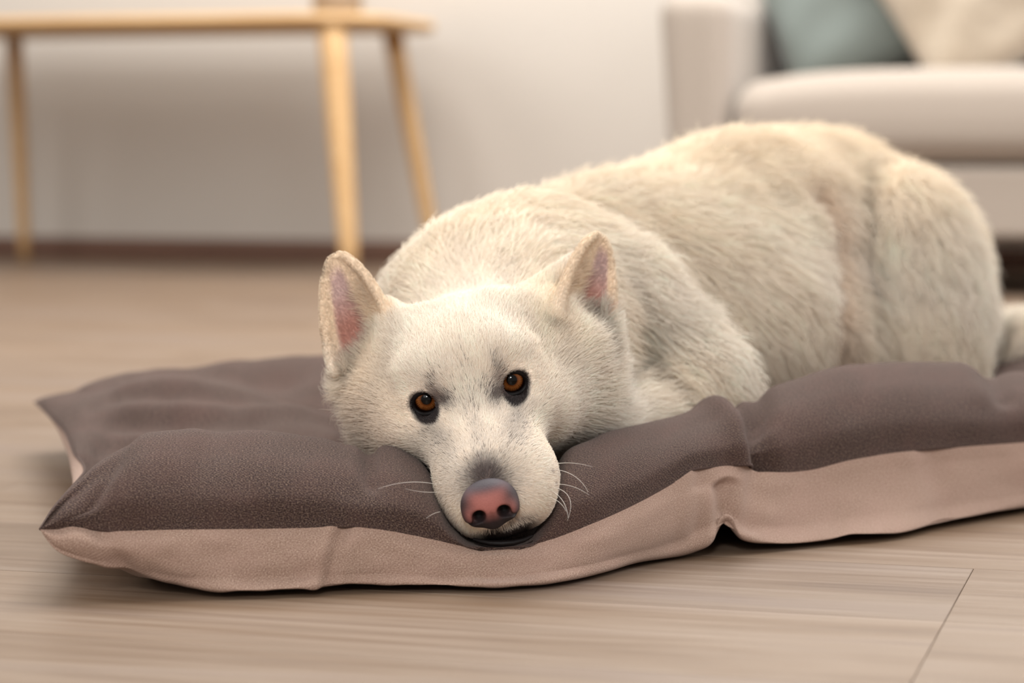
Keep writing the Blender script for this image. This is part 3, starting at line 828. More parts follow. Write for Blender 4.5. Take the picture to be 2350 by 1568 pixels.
def surface_nets(phi, gx, gy, gz):
    s = phi < 0
    nx, ny, nz = phi.shape
    c = s[:-1, :-1, :-1].astype(np.int8)
    for a in (0, 1):
        for b in (0, 1):
            for d in (0, 1):
                if a or b or d: c = c + s[a:nx-1+a, b:ny-1+b, d:nz-1+d]
    act = (c > 0) & (c < 8)
    ids = np.full(act.shape, -1, np.int32); I = np.argwhere(act); ids[act] = np.arange(len(I))
    acc = np.zeros((len(I), 3)); cnt = np.zeros(len(I))
    G = (gx, gy, gz)
    corners = [(a, b, d) for a in (0, 1) for b in (0, 1) for d in (0, 1)]
    pv = {k: phi[I[:, 0]+k[0], I[:, 1]+k[1], I[:, 2]+k[2]].astype(float) for k in corners}
    for k in corners:
        for ax in range(3):
            if k[ax] == 1: continue
            k2 = list(k); k2[ax] = 1; k2 = tuple(k2)
            p0, p1 = pv[k], pv[k2]; m = (p0 < 0) != (p1 < 0)
            t = p0[m]/(p0[m]-p1[m])
            for e in range(3):
                g0 = G[e][I[m, e]+k[e]]
                acc[m, e] += g0 if e != ax else g0 + t*(G[e][I[m, e]+1]-g0)
            cnt[m] += 1
    V = acc/cnt[:, None]
    quads = []
    for ax in range(3):
        a1, a2 = (ax+1) % 3, (ax+2) % 3
        sl0 = [slice(None)]*3; sl1 = [slice(None)]*3
        sl0[ax] = slice(0, -1); sl1[ax] = slice(1, None)
        x = s[tuple(sl0)] != s[tuple(sl1)]
        E = np.argwhere(x); ok = (E[:, a1] > 0) & (E[:, a2] > 0) & (E[:, a1] < phi.shape[a1]-1) & (E[:, a2] < phi.shape[a2]-1); E = E[ok]
        inside0 = s[E[:, 0], E[:, 1], E[:, 2]]
        def cid(d1, d2):
            q = E.copy(); q[:, a1] -= d1; q[:, a2] -= d2; return ids[q[:, 0], q[:, 1], q[:, 2]]
        Q = np.stack([cid(1, 1), cid(0, 1), cid(0, 0), cid(1, 0)], 1)
        Q[~inside0] = Q[~inside0][:, ::-1]
        quads.append(Q)
    return V, np.concatenate(quads)
V, Q = surface_nets(phi, gx, gy, gz)
# keep the largest connected shell only and relax it a little
def relax(V, Q, it, lam=.5):
    e = np.concatenate([Q[:, [0, 1]], Q[:, [1, 2]], Q[:, [2, 3]], Q[:, [3, 0]]])
    for _ in range(it):
        acc = np.zeros_like(V); n = np.zeros(len(V))
        for d in range(3):
            acc[:, d] = np.bincount(e[:, 0], V[e[:, 1], d], len(V)) + np.bincount(e[:, 1], V[e[:, 0], d], len(V))
        n = np.bincount(e[:, 0], minlength=len(V)) + np.bincount(e[:, 1], minlength=len(V))
        V = V + lam*(acc/np.maximum(n, 1)[:, None]-V)
    return V
V = relax(V, Q, 2)
print('dog verts', len(V), phi.size)

# ---- coat colour (the hair's own colour), head space in cm
WHITE = np.array(srgb(254, 243, 230)[:3]); CREAM = np.array(srgb(250, 230, 202)[:3]); DARK = np.array(srgb(46, 38, 38)[:3])
GREYM = np.array(srgb(118, 104, 100)[:3]); PINK = np.array(srgb(190, 146, 134)[:3]); TAN = np.array(srgb(214, 176, 140)[:3]); EARC = np.array(srgb(248, 226, 198)[:3])
def mixc(c, d, w): w = np.clip(w, 0, 1)[:, None]; return c*(1-w)+d*w
def noise3(p, scale, seed):
    r = np.random.default_rng(seed); out = np.zeros(len(p)); 
    for _ in range(6):
        k = r.normal(size=3)*scale; out += np.sin(p@k + r.uniform(0, 6.28))
    return out/2.0
from mathutils.kdtree import KDTree
_E = []
for (pts_e, rad_e, inn_e, ax_e, n_e, side_e), b_e, t_e in EARS:
    kd_ = KDTree(len(pts_e))
    for j_, p_ in enumerate(pts_e): kd_.insert(p_, j_)
    kd_.balance(); _E.append(kd_)
def ear_local(p):
    """for each ear: along 0..1, across -1..1, distance (m) to its shell"""
    out = []
    for e, ((pts, rad, inn, ax, n, side), b, t) in enumerate(EARS):
        lo = pts.min(0)-.012; hi = pts.max(0)+.012
        sel = np.nonzero(((p > lo) & (p < hi)).all(1))[0]
        a = np.zeros(len(p)); tt_ = np.zeros(len(p)); dd = np.ones(len(p))
        for j in sel:
            co, ix_, d_ = _E[e].find(p[j]); a[j], tt_[j] = inn[ix_]; dd[j] = d_
        out.append((a, tt_, dd))
    return out
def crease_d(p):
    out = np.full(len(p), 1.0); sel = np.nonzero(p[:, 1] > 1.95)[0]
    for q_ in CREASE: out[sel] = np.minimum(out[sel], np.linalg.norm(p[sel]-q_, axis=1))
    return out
def coat(p, n):
    h = to_head(p); x, y, z = h[:, 0], h[:, 1], h[:, 2]
    N_ = len(p)
    c = np.tile(WHITE, (N_, 1)).astype(float)
    # yellowish tinge on back, neck top, shoulders' edge
    body = np.clip((p[:, 1]-1.74)/.06, 0, 1)
    top = np.clip((p[:, 2]-.17)/.09, 0, 1)*np.clip(n[:, 2], 0, 1)
    c = mixc(c, CREAM, body*(0.16 + .70*top + .22*np.clip(noise3(p, 22, 3), 0, 1)))
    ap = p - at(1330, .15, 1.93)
    crease_shade = np.exp(-(crease_d(p)/.020)**2)
    c = mixc(c, TAN, .55*crease_shade)  # shade of the flank crease painted into the coat as tan
    head = 1-body
    c = mixc(c, CREAM, head*(.10+.10*np.clip(noise3(h, .8, 9), 0, 1)))
    # cheek and ear root tinge
    c = mixc(c, TAN, head*.28*np.exp(-(((x+6.5)/1.8)**2+((z+2.0)/3.0)**2)))
    c = mixc(c, CREAM, head*.5*np.exp(-(((np.abs(x)-6.5)/2.0)**2+((z-2.0)/2.5)**2)))
    # dark rims and the smoky patch at the inner corners
    for s in (-1, 1):
        (ex, ez) = EO[s]
        dx = (x-ex)*s; dz = z-ez
        r = np.sqrt((dx/1.00)**2+(dz/np.where(dz < 0, 1.04, .88))**2)
        front = np.clip((y+2.2)/.8, 0, 1)
        c = mixc(c, DARK, front*np.clip((1.15-r)/.20, 0, 1))
        inner = np.exp(-(((dx+1.22)/.66)**2+((dz-(.32 if s < 0 else -.02)-.2*(dx+1.3))/.42)**2))
        c = mixc(c, np.array(srgb(84, 70, 66)[:3]), front*np.clip(inner*1.4, 0, 1)*.85)
        up = np.exp(-(((dx+.95)/.45)**2+((dz-1.2)/.70)**2))
        c = mixc(c, GREYM*.9, front*up*.30)
        in2 = np.exp(-(((dx+.95)/.60)**2+((dz-.80)/.45)**2))
        c = mixc(c, np.array(srgb(138, 116, 106)[:3]), front*in2*.62)
        low = np.exp(-(((dx+.7)/1.3)**2+((dz+1.35)/.45)**2))
        c = mixc(c, GREYM, front*low*.35)
        tear = np.exp(-(((dx+.6)/1.1)**2+((dz+2.7)/1.3)**2))
        c = mixc(c, GREYM, front*tear*(.16 if s < 0 else .04))
    # grey hair above the nose leather
    g = np.exp(-((x/1.35)**2))*np.clip((y-6.9)/1.6, 0, 1)*np.clip((z+4.0)/1.0, 0, 1)
    c = mixc(c, GREYM*.75, g*1.05)
    g2 = np.exp(-((x/.55)**2))*np.clip((y-1.0)/3.0, 0, 1)*np.clip((z+3.2)/.8, 0, 1)
    c = mixc(c, GREYM, g2*.18)
    # dark lips under the nose
    lip = np.clip((y-5.8)/1.0, 0, 1)*np.clip((-5.72-z+.05*np.abs(x-.4))/.2, 0, 1)*np.exp(-((x-.45)/2.0)**4)
    c = mixc(c, DARK*.7, lip*1.2)
    li2 = np.clip((y-8.2)/.6, 0, 1)*np.exp(-((z+5.35)/.35)**2)*np.exp(-((x-.9)/1.5)**4)
    c = mixc(c, GREYM, li2*.45)
    # whisker freckles
    for s in (-1, 1):
        for fy, fz in ((7.4, -3.6), (6.6, -4.1), (7.6, -4.4), (6.2, -4.9), (7.0, -5.1), (5.4, -4.3)):
            fr = np.exp(-(((y-fy)/.16)**2+((z-fz)/.14)**2))*(x*s > 1.5)
            c = mixc(c, GREYM, fr*.55)
    # ears
    for e, (a, t_, dd) in enumerate(ear_local(p)):
        on = np.clip((.0075-dd)/.002, 0, 1)
        c = mixc(c, EARC, on*np.clip((a-.05)/.3, 0, 1)*.8)
        ni = n @ EARS[e][0][4]
        lo_, hi_ = ((-.74, .22) if e == 0 else (-.05, .86))
        edge = np.clip((t_-lo_)/.12, 0, 1)*np.clip((hi_-t_)/.30, 0, 1) if e == 0 else np.clip((t_-lo_)/.30, 0, 1)*np.clip((hi_-t_)/.12, 0, 1)
        inn = on*np.clip(ni*2.5+.3, 0, 1)*np.clip((.93-a)/.12, 0, 1)*edge
        c = mixc(c, np.array(srgb(212, 184, 182)[:3]), inn*.9)
        c = mixc(c, np.array(srgb(194, 138, 122)[:3]), inn*np.clip((.66-a)/.3, 0, 1)*.85)
    return np.clip(c, 0, 1)

def loop_normals(V, Q):
    n = np.cross(V[Q[:, 2]]-V[Q[:, 0]], V[Q[:, 3]]-V[Q[:, 1]])
    vn = np.zeros_like(V)
    for k in range(4):
        for d in range(3): vn[:, d] += np.bincount(Q[:, k], n[:, d], len(V))
    return vn/(np.linalg.norm(vn, axis=1, keepdims=True)+1e-12)
VN = loop_normals(V, Q)
SIGN = 1.0 if (VN*(V-np.array([.1, 1.95, .12]))).sum(1).mean() > 0 else -1.0
if SIGN < 0: Q = Q[:, ::-1]; VN = -VN

def hair_mat(name):
    m = bpy.data.materials.new(name); m.use_nodes = True; t = m.node_tree; n = t.nodes; l = t.links; n.clear()
    out = n.new('ShaderNodeOutputMaterial')
    at_ = n.new('ShaderNodeAttribute'); at_.attribute_name = 'coat'
    nn = n.new('ShaderNodeAttribute'); nn.attribute_name = 'skin_normal'
    geo = n.new('ShaderNodeNewGeometry')
    vm = n.new('ShaderNodeVectorMath'); vm.operation = 'SCALE'; vm.inputs['Scale'].default_value = 0.30
    va = n.new('ShaderNodeVectorMath'); va.operation = 'ADD'; vn_ = n.new('ShaderNodeVectorMath'); vn_.operation = 'NORMALIZE'
    l.new(geo.outputs['Normal'], vm.inputs[0]); l.new(vm.outputs[0], va.inputs[0]); l.new(nn.outputs['Vector'], va.inputs[1]); l.new(va.outputs[0], vn_.inputs[0])
    d = n.new('ShaderNodeBsdfDiffuse'); tr = n.new('ShaderNodeBsdfTranslucent'); g = n.new('ShaderNodeBsdfGlossy')
    g.inputs['Roughness'].default_value = 0.45
    for b in (d, tr): l.new(at_.outputs['Color'], b.inputs['Color']); l.new(vn_.outputs[0], b.inputs['Normal'])
    mx = n.new('ShaderNodeMixShader'); mx.inputs[0].default_value = 0.32; l.new(d.outputs[0], mx.inputs[1]); l.new(tr.outputs[0], mx.inputs[2])
    m2 = n.new('ShaderNodeMixShader'); m2.inputs[0].default_value = 0.035; l.new(mx.outputs[0], m2.inputs[1]); l.new(g.outputs[0], m2.inputs[2])
    l.new(m2.outputs[0], out.inputs['Surface']); return m
M_hair = hair_mat('dog_hair')
t = NT('dog_skin', 0.7, 0.2)
a_ = t.new('ShaderNodeAttribute', attribute_name='coat'); t.color(a_.outputs['Color'])
t.bump(t.noise(t.coord(), 420, 3), .25, .0006)
M_skin = t.m

dme = mesh_from('dog', V, Q)
ca = dme.attributes.new('coat', 'FLOAT_COLOR', 'POINT')
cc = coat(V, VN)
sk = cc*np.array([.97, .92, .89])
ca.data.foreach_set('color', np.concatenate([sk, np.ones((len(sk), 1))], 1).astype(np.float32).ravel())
dog = link('dog', dme, M_skin)
tag(dog, 'white long haired shepherd dog lying on the brown dog bed, chin on its rim', 'dog')

# ---- fur
TRI = np.concatenate([Q[:, [0, 1, 2]], Q[:, [0, 2, 3]]])
Tn = np.cross(V[TRI[:, 1]]-V[TRI[:, 0]], V[TRI[:, 2]]-V[TRI[:, 0]]); TA = np.linalg.norm(Tn, axis=1)/2
TCn = V[TRI].mean(1)
hc = to_head(TCn)
headw = np.clip((1.80-TCn[:, 1])/.05, 0, 1)*(TCn[:, 0] < .10)
facing = np.clip((Tn/(2*TA[:, None]+1e-12))@np.array([-.05, -.97, .25])+.45, .12, 1)
dens = np.where(hc[:, 1] > 1, 330e4, np.where(hc[:, 1] > -5, 240e4, 170e4))*headw + (1-headw)*52e4
dens = dens*facing
w = TA*dens; NH = int(w.sum()); print('hairs', NH, 'area', TA.sum())
ix = rng.choice(len(TRI), NH, p=w/w.sum())
b1 = rng.random(NH); b2 = rng.random(NH); fl_ = b1+b2 > 1; b1[fl_] = 1-b1[fl_]; b2[fl_] = 1-b2[fl_]
bw = np.stack([1-b1-b2, b1, b2], 1)
RP = (V[TRI[ix]]*bw[..., None]).sum(1); RN = (VN[TRI[ix]]*bw[..., None]).sum(1); RN /= np.linalg.norm(RN, axis=1, keepdims=True)+1e-9
h = to_head(RP)
keep = np.ones(NH, bool)
NOSE_C = Hd(0, 9.55, -3.35)
for s in (-1, 1):
    (ex, ez) = EO[s]; dx = (h[:, 0]-ex)*s; dz = h[:, 2]-ez
    keep &= ~((np.sqrt((dx/.88)**2+((dz-.14)/.76)**2) < 1.0) & (h[:, 1] > -2.3))
keep &= ~((((h[:, 0]+.15)/1.62)**2 + ((h[:, 2]+4.35)/1.35)**2 < 1) & (h[:, 1] > 7.6))
keep &= ~((RP[:, 2] < .05) & (RP[:, 1] > 1.75))
RP, RN, h = RP[keep], RN[keep], h[keep]; NH = len(RP)
# direction field
dn = RP-Hd(0, 9.5, -2.2); dn /= np.linalg.norm(dn, axis=1, keepdims=True)
tb_ = np.array([.55, .62, -.50])
body = np.clip((RP[:, 1]-1.74)/.10, 0, 1)[:, None]
D = dn*(1-body) + tb_*body
# neck and shoulder hair falls outward and down
thigh = np.exp(-(((RP[:, 0]-.375)/.09)**2+((RP[:, 1]-2.2)/.12)**4))[:, None]
D = D*(1-thigh) + np.array([-.05, .15, -1.0])*thigh
ruff = np.clip((-h[:, 1]-3.0)/4, 0, 1)*np.clip((5-np.abs(h[:, 2]+3.4))/3, 0, 1)*np.clip((RP[:, 1] < 1.80)*1.0, 0, 1)
D = D + (ruff*.75)[:, None]*(np.sign(h[:, 0])[:, None]*HR - .35*HU)
tailm = np.clip((RP[:, 0]-.46)/.03, 0, 1)[:, None]
D = D*(1-tailm)+np.array([.75, -.25, -.1])*tailm
eloc = ear_local(RP)
inner_e = np.zeros(NH); em = np.zeros(NH); fringe = np.zeros(NH)
for e, (a, t_, dd) in enumerate(eloc):
    on1 = np.clip((.0062-dd)/.0015, 0, 1)*np.clip((a+.05)/.07, 0, 1); on = on1[:, None]
    ax, n_, side = EARS[e][0][3:6]
    ni = RN@n_
    fr = on1*(ni > -.2)*((t_ > .05)*(t_ < .75) if e == 0 else (t_ > -.75)*(t_ < .05))*np.clip((.75-a)/.2, 0, 1)
    tgt = ax*1.0 + side*np.sign(t_)[:, None]*.10
    tgt = tgt*(1-fr[:, None]) + (ax*.55 + side*(-.75 if e == 0 else .75))*fr[:, None]
    D = D*(1-on) + tgt*on
    em = np.maximum(em, on1); fringe = np.maximum(fringe, fr)
    inner_e = np.maximum(inner_e, on1*np.clip(ni*2, 0, 1))
D = D/(np.linalg.norm(D, axis=1, keepdims=True)+1e-9)
# large and small clump wobble
wob = np.stack([noise3(RP, s_, k) for s_, k in ((55, 21), (55, 22), (60, 23))], 1)
wob2 = np.stack([noise3(RP, s_, k) for s_, k in ((170, 31), (170, 32), (170, 33))], 1)
bsc = (.07+.09*body)
D = D + wob*bsc + wob2*(.04+.08*body) + rng.normal(size=(NH, 3))*(.075+.045*body)
D = D - RN*(D*RN).sum(1, keepdims=True); D /= np.linalg.norm(D, axis=1, keepdims=True)+1e-9
# length (m)
face = np.clip((h[:, 1]+5)/5, 0, 1)
Lh = .0075*face + (1-face)*.013
Lh = np.where(h[:, 1] > 3, .0052, Lh)
cheek = np.clip((np.abs(h[:, 0])-4.0)/2.2, 0, 1)*np.clip((-h[:, 1]-2.0)/3, 0, 1)*np.clip((1.6-h[:, 2])/2, 0, 1)
Lh = Lh*(1-cheek)+.027*cheek
Lh = Lh*(1-body[:, 0])+.030*body[:, 0]
Lh = Lh*(1-thigh[:, 0])+.036*thigh[:, 0]
Lh = np.where(tailm[:, 0] > .5, .045, Lh)
Lh *= 1-.62*np.exp(-(crease_d(RP)/.022)**2)
Lh = Lh*(1-em)+em*(.0028+.011*fringe*(rng.random(NH)**3))
for s in (-1, 1):
    (ex, ez) = EO[s]; rr_ = np.sqrt(((h[:, 0]-ex)/1.1)**2+((h[:, 2]-ez)/.85)**2)
    Lh = np.where((h[:, 1] > -3) & (rr_ < 2.2), np.minimum(Lh, .0018+.0045*np.clip((rr_-1)/1.2, 0, 1)), Lh)
Lh *= rng.uniform(.65, 1.12, NH)*(1+.08*wob2[:, 0]*body[:, 0])
muzf = np.clip((h[:, 1]-2)/3, 0, 1)
lift = .17+.05*face-.09*muzf + .14*body[:, 0]+.05*rng.standard_normal(NH)
lift = lift + cheek*.32*rng.random(NH)**2
lift = np.where(em > .5, .22, lift)
K = 6
IX = [1.0/np.diff(g) for g in (gx, gy, gz)]
PH = np.clip(phi, -.08, .08)
def sdf_at(p):
    i3 = []; f3 = []
    for d, g in enumerate((gx, gy, gz)):
        i_ = np.clip(np.searchsorted(g, p[:, d])-1, 0, len(g)-2); i3.append(i_); f3.append(np.clip((p[:, d]-g[i_])*IX[d][i_], 0, 1))
    (a, b, c), (u_, v_, w_) = i3, f3
    r = 0
    for da in (0, 1):
        for db_ in (0, 1):
            for dc in (0, 1):
                r = r + PH[a+da, b+db_, c+dc]*(u_ if da else 1-u_)*(v_ if db_ else 1-v_)*(w_ if dc else 1-w_)
    return r
def grad_at(p, e=.0016):
    g = np.stack([sdf_at(p+np.eye(3)[d]*e)-sdf_at(p-np.eye(3)[d]*e) for d in range(3)], 1)
    return g/(np.linalg.norm(g, axis=1, keepdims=True)+1e-9)
rise = np.array([0, .55, .85, 1.0, 1.08, 1.15])
pts = np.zeros((NH, K, 3)); p = RP - RN*.0003; pts[:, 0] = p
side_ = np.cross(D, RN); crl = .13*rng.standard_normal((NH, 1)) + .10*wob[:, :1]*body
gv = np.array([0, 0, -1.0])*(.30*body + .12*cheek[:, None])
loose = np.clip(.25 + .35*body[:, 0] + .5*cheek + .6*tailm[:, 0], 0, .9)
loose = np.where(rng.random(NH) < .05, .97, loose)
nrm = RN
d_ = D
for k in range(1, K):
    step = Lh[:, None]/(K-1)
    dd_ = d_ + side_*crl*(k/K) + gv*(k/K)
    dd_ = dd_ - nrm*(dd_*nrm).sum(1, keepdims=True)*.85
    dd_ /= np.linalg.norm(dd_, axis=1, keepdims=True)+1e-9
    p = p + dd_*step*.94
    sd = sdf_at(p)
    want = lift*Lh*rise[k] + .0002
    free = sd + lift*Lh*.35
    hgt = np.where(sd < want, want, sd*loose + want*(1-loose))
    p = p + nrm*np.clip(hgt-sd, -.004, .006)[:, None]
    pts[:, k] = p
    if k < K-1:
        g_ = grad_at(p); nrm = g_; d_ = dd_
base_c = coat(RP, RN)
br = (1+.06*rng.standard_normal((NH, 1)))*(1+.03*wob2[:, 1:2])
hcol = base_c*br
pd = np.zeros(NH)
for s in (-1, 1):
    (ex, ez) = EO[s]; dx = (h[:, 0]-ex)*s; dz = h[:, 2]-ez; fr_ = (h[:, 1] > -3)
    pd = np.maximum(pd, fr_*.26*np.exp(-(((dx+.95+.25*(dz-1.3))/.38)**2+((dz-1.35)/.75)**2)))
    pd = np.maximum(pd, fr_*.36*np.exp(-(((dx+1.65)/.65)**2+((dz-.35)/.5)**2)))
    pd = np.maximum(pd, fr_*.10*np.exp(-(((dx+.4)/1.2)**2+((dz+1.7)/.5)**2)))
pd = np.maximum(pd, .06*np.exp(-((h[:, 0]/.5)**2))*np.clip((h[:, 1]+1)/3, 0, 1)*(h[:, 2] > -4))
pd = np.maximum(pd, .24*np.exp(-((h[:, 0]/1.1)**2))*np.clip((h[:, 1]-6.2)/2, 0, 1)*(h[:, 2] > -4))
pd = np.maximum(pd, .22*np.exp(-(((h[:, 0]-.9)/1.5)**4))*np.clip((h[:, 1]-7)/1, 0, 1)*np.exp(-((h[:, 2]+5.5)/.4)**2))
dk = rng.random(NH) < pd
hcol[dk] = (GREYM*.72)*rng.uniform(.6, 1.5, (dk.sum(), 1))
hcol = np.clip(hcol, 0, 1)
hcv = bpy.data.hair_curves.new('fur')
hcv.add_curves([K]*NH)
hcv.attributes['position'].data.foreach_set('vector', pts.astype(np.float32).ravel())
ra = hcv.attributes.get('radius') or hcv.attributes.new('radius', 'FLOAT', 'POINT')
r0 = ((.00013-.00003*np.clip((h[:, 1]-1)/3, 0, 1))*(1-body[:, 0]) + .00030*body[:, 0])
prof = np.array([1.0, 1.0, .9, .75, .5, .15])
ra.data.foreach_set('value', (r0[:, None]*prof[None]).astype(np.float32).ravel())
c_ = hcv.attributes.new('coat', 'FLOAT_COLOR', 'CURVE')
c_.data.foreach_set('color', np.concatenate([hcol, np.ones((NH, 1))], 1).astype(np.float32).ravel())
s_ = hcv.attributes.new('skin_normal', 'FLOAT_VECTOR', 'CURVE')
s_.data.foreach_set('vector', RN.astype(np.float32).ravel())
fur = bpy.data.objects.new('fur', hcv); COL.objects.link(fur); hcv.materials.append(M_hair)
fur.parent = dog; fur['kind'] = 'stuff'

# ---- eyes
def eye_mat():
    t = NT('eye', 0.30, 0.0)
    co = t.coord('Object')
    sx = t.new('ShaderNodeSeparateXYZ'); t.l.new(co, sx.inputs[0])
    r = t.math('SQRT', t.math('ADD', t.math('POWER', sx.outputs[0], 2.0), t.math('POWER', sx.outputs[1], 2.0)))
    rn = t.math('MULTIPLY', r, 92.0)
    an = t.math('ARCTAN2', sx.outputs[1], sx.outputs[0])
    cb = t.new('ShaderNodeCombineXYZ'); t.l.new(t.math('MULTIPLY', an, 9.0), cb.inputs[0]); t.l.new(t.math('MULTIPLY', rn, 1.2), cb.inputs[1])
    st = t.noise(cb.outputs[0], 2.0, 3)
    iris = t.ramp(st, [(0.3, srgb(84, 44, 20)), (0.6, srgb(134, 80, 38)), (0.8, srgb(176, 120, 64))])
    # rings: pupil, iris, dark limbus, brown white of the eye
    ring = t.ramp(rn, [(0.0, (0.004, 0.003, 0.003, 1)), (0.31, (0.004, 0.003, 0.003, 1)), (0.37, (0.55, 0.45, 0.35, 1)), (0.48, (1, 1, 1, 1)), (0.62, (.75, .7, .65, 1)), (0.72, (.05, .035, .03, 1)), (0.80, (.03, .02, .02, 1))])
    t.color(t.mix(1.0, iris, ring, 'MULTIPLY'))
    t.b.inputs['Coat Weight'].default_value = .75; t.b.inputs['Coat Roughness'].default_value = 0.02; t.b.inputs['Coat IOR'].default_value = 1.376
    return t.m
M_eye = eye_mat()
M_lid = mat_plain('eyelid_skin', srgb(20, 15, 15), 0.5, 0.15, 300, .1, .3, .0002)
def uv_ball(name, r, mat):
    bm = bmesh.new(); bmesh.ops.create_uvsphere(bm, u_segments=48, v_segments=32, radius=r)
    for v in bm.verts:                                       # corneal bulge
        if v.co.z > .72*r: v.co.z += .07*r*((v.co.z/r-.72)/.28)**.7
    return link(name, bm_mesh(name, bm), mat)
for s in (-1, 1):
    look = norm(np.array([0, 0, CAMZ+.06])-EYE[s]); ang = s*math.radians(10)
    base = HF*math.cos(ang)+HR*math.sin(ang)
    gz_ = norm(look*.72 + base*.28 + HU*.06)
    gx_ = norm(np.cross(HU, gz_)); gy_ = np.cross(gz_, gx_)
    o = uv_ball('eye', ER*.01, M_eye)
    o.matrix_world = Matrix([[gx_[0], gy_[0], gz_[0], EYE[s][0]], [gx_[1], gy_[1], gz_[1], EYE[s][1]], [gx_[2], gy_[2], gz_[2], EYE[s][2]], [0, 0, 0, 1]])
    o.parent = dog; o['label'] = 'amber eye with black pupil'
    # lids: an almond rim lying on the ball
    ang = s*math.radians(13)
    f_ = HF*math.cos(ang)+HR*math.sin(ang); r_ = np.cross(f_, HU)*1.0; r_ = HR*math.cos(ang)-HF*math.sin(ang)
    lp = []
    for a in np.linspace(0, 2*PI, 48, endpoint=False):
        ca_, sa = math.cos(a), math.sin(a)
        xx = .89*math.copysign(abs(ca_)**.95, ca_); zz = .79*math.copysign(abs(sa)**1.05, sa)
        zz += .07
        if ca_*s < 0: xx *= 1.14; zz += .12*abs(ca_)*max(0, sa)**.5 - .06*abs(ca_)
        else: zz -= .08*abs(ca_)
        yy = math.sqrt(max(.04, (ER*1.06)**2-xx*xx-zz*zz))
        lp.append(EYE[s] + (r_*xx + HU*zz + f_*yy)*.01)
    lid = tube('eyelid', lp, .0021, M_lid, None, 8, True); lid.parent = dog
# ---- nose leather
def nose_piece():
    L = .00055
    ax_ = np.arange(-.026, .026, L); g = (ax_, ax_, ax_)
    X, Y, Z = np.meshgrid(*g, indexing='ij', sparse=True)
    f1 = sd_ell((0, 0, -.0008), (.0186, .0125, .0148))[0](X, Y, Z)
    f2 = sd_ell((0, -.004, .002), (.0160, .013, .0125))[0](X, Y, Z)
    f = smin(f1, f2, .006)
    for s in (-1, 1): f = smin(f, sd_ell((s*.0105, .0035, -.0045), (.0072, .0072, .0068))[0](X, Y, Z), .004)
    f = smin(f, sd_ell((0, .004, -.0085), (.0060, .0060, .0070))[0](X, Y, Z), .004)
    for s in (-1, 1):
        R = Matrix.Rotation(s*math.radians(-28), 3, 'Y'); R = np.array(R)
        f = -smin(-f, sd_ell((s*.0082, .0105, -.0040), (.0046, .0085, .0040), R)[0](X, Y, Z), .0018)
        f = -smin(-f, sd_cone((s*.0105, .0095, -.0065), (s*.0175, .0030, -.0100), .0016, .0010)[0](X, Y, Z), .0016)
    f = -smin(-f, sd_cone((0, .0130, -.003), (0, .0095, -.0165), .0006, .0011)[0](X, Y, Z), .0016)
    f = np.maximum(f, -(Y+.010) + 0*X)
    Vn, Qn = surface_nets(f.astype(np.float32), *g); Vn = relax(Vn, Qn, 2)
    n_ = loop_normals(Vn, Qn)
    if (n_*Vn).sum(1).mean() < 0: Qn = Qn[:, ::-1]
    return Vn, Qn
Vn, Qn = nose_piece()
nme = mesh_from('nose', Vn, Qn)
x, y, z = Vn[:, 0]*100, Vn[:, 1]*100, Vn[:, 2]*100
NP = np.array(srgb(166, 102, 94)[:3]); NB = np.array(srgb(44, 36, 38)[:3]); NG = np.array(srgb(74, 68, 74)[:3])
c = np.tile(NB, (len(Vn), 1))
c = mixc(c, NG, np.exp(-((z-1.25)/.5)**2)*.8)
c = mixc(c, NP, np.exp(-(((x+.05)/1.22)**4+((z-.30)/.78)**4)))
c = mixc(c, NP*.9, np.exp(-(((np.abs(x)-1.35)/.35)**2+((z+.25)/.45)**2))*.7)
c = mixc(c, NP*.45, np.exp(-(((x)/.6)**4+((z+.75)/.5)**4))*.6)
for s in (-1, 1): c = mixc(c, NB*.15, np.exp(-(((x-s*.84)/.46)**4+((z+.42)/.40)**4)))
c = mixc(c, NB*.6, np.clip((-.62-z)/.35, 0, 1)*.92)
ca = nme.attributes.new('coat', 'FLOAT_COLOR', 'POINT')
ca.data.foreach_set('color', np.concatenate([c, np.ones((len(c), 1))], 1).astype(np.float32).ravel())
t = NT('nose_leather', 0.66, 0.30)
a_ = t.new('ShaderNodeAttribute', attribute_name='coat')
vo = t.new('ShaderNodeTexVoronoi', feature='SMOOTH_F1'); vo.inputs['Scale'].default_value = 900; t.l.new(t.coord(), vo.inputs['Vector'])
t.color(t.mix(.25, a_.outputs['Color'], t.ramp(vo.outputs['Distance'], [(0, (.6, .55, .55, 1)), (.6, (1, 1, 1, 1))]), 'MULTIPLY'))
t.bump(vo.outputs['Distance'], .35, .0003)
nose = link('nose', nme, t.m)
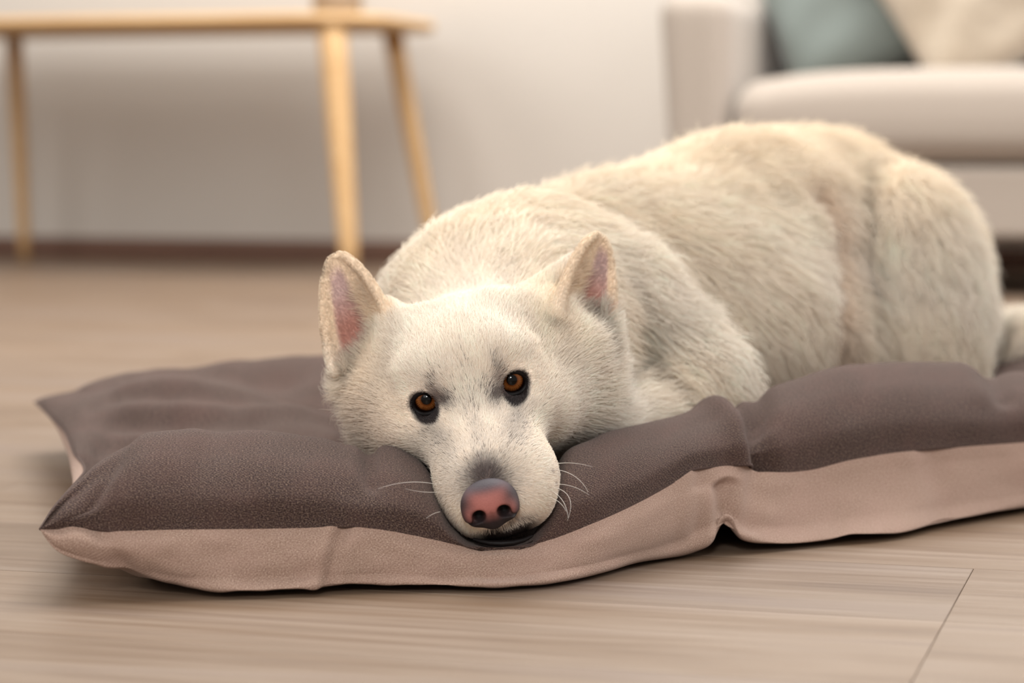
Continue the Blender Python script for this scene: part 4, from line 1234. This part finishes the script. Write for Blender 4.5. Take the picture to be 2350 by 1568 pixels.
NPOS = Hd(-.16, 9.72, -3.80); th = math.radians(-8)
nf = HF*math.cos(th)-HU*math.sin(th); nu_ = HU*math.cos(th)+HF*math.sin(th)
nose.matrix_world = Matrix([[HR[0], nf[0], nu_[0], NPOS[0]], [HR[1], nf[1], nu_[1], NPOS[1]], [HR[2], nf[2], nu_[2], NPOS[2]], [0, 0, 0, 1]])
nose.parent = dog; nose['label'] = 'pink nose with dark edges'
lip_px = [(1086, 1238), (1104, 1243), (1125, 1247), (1150, 1248), (1178, 1246), (1202, 1240), (1222, 1230)]
lipo = tube('lip', [P(a_, b_, 1.553-.004*math.sin(PI*i_/6)) for i_, (a_, b_) in enumerate(lip_px)], [.0008, .0015, .002, .0022, .002, .0015, .0008], M_lid, None, 10)
lipo.parent = dog; lipo['label'] = 'black lip'
# ---- whiskers
M_wh = mat_plain('whisker', srgb(232, 224, 214), .4, .4, 10, 0, 0)
def whisker(p0, p1, sag, r=.00016):
    a = P(*p0); b = P(*p1); mid = (a+b)/2+np.array([0, -.004, 0])+np.array(sag)
    tq = np.linspace(0, 1, 14)[:, None]
    pts_ = (1-tq)**2*a+2*tq*(1-tq)*mid+tq**2*b
    o = tube('whisker', pts_, r*(1-.75*tq[:, 0]), M_wh, None, 5); o.parent = dog
for w_ in (((1002, 1112, 1.545), (868, 1122, 1.50), (0, 0, .006)), ((1003, 1130, 1.543), (930, 1122, 1.50), (0, 0, -.001)),
           ((1280, 1064, 1.56), (1360, 1072, 1.53), (0, 0, .003)), ((1276, 1078, 1.56), (1350, 1130, 1.53), (.004, 0, .006)),
           ((1270, 1112, 1.555), (1352, 1136, 1.52), (0, 0, .005)), ((1268, 1118, 1.553), (1302, 1195, 1.52), (.012, 0, .008)),
           ((1268, 1128, 1.552), (1304, 1190, 1.52), (.004, 0, .004)), ((1262, 1142, 1.55), (1300, 1175, 1.52), (.002, 0, .003)),
           ((1010, 1175, 1.545), (978, 1190, 1.51), (0, 0, .002))):
    whisker(*w_)
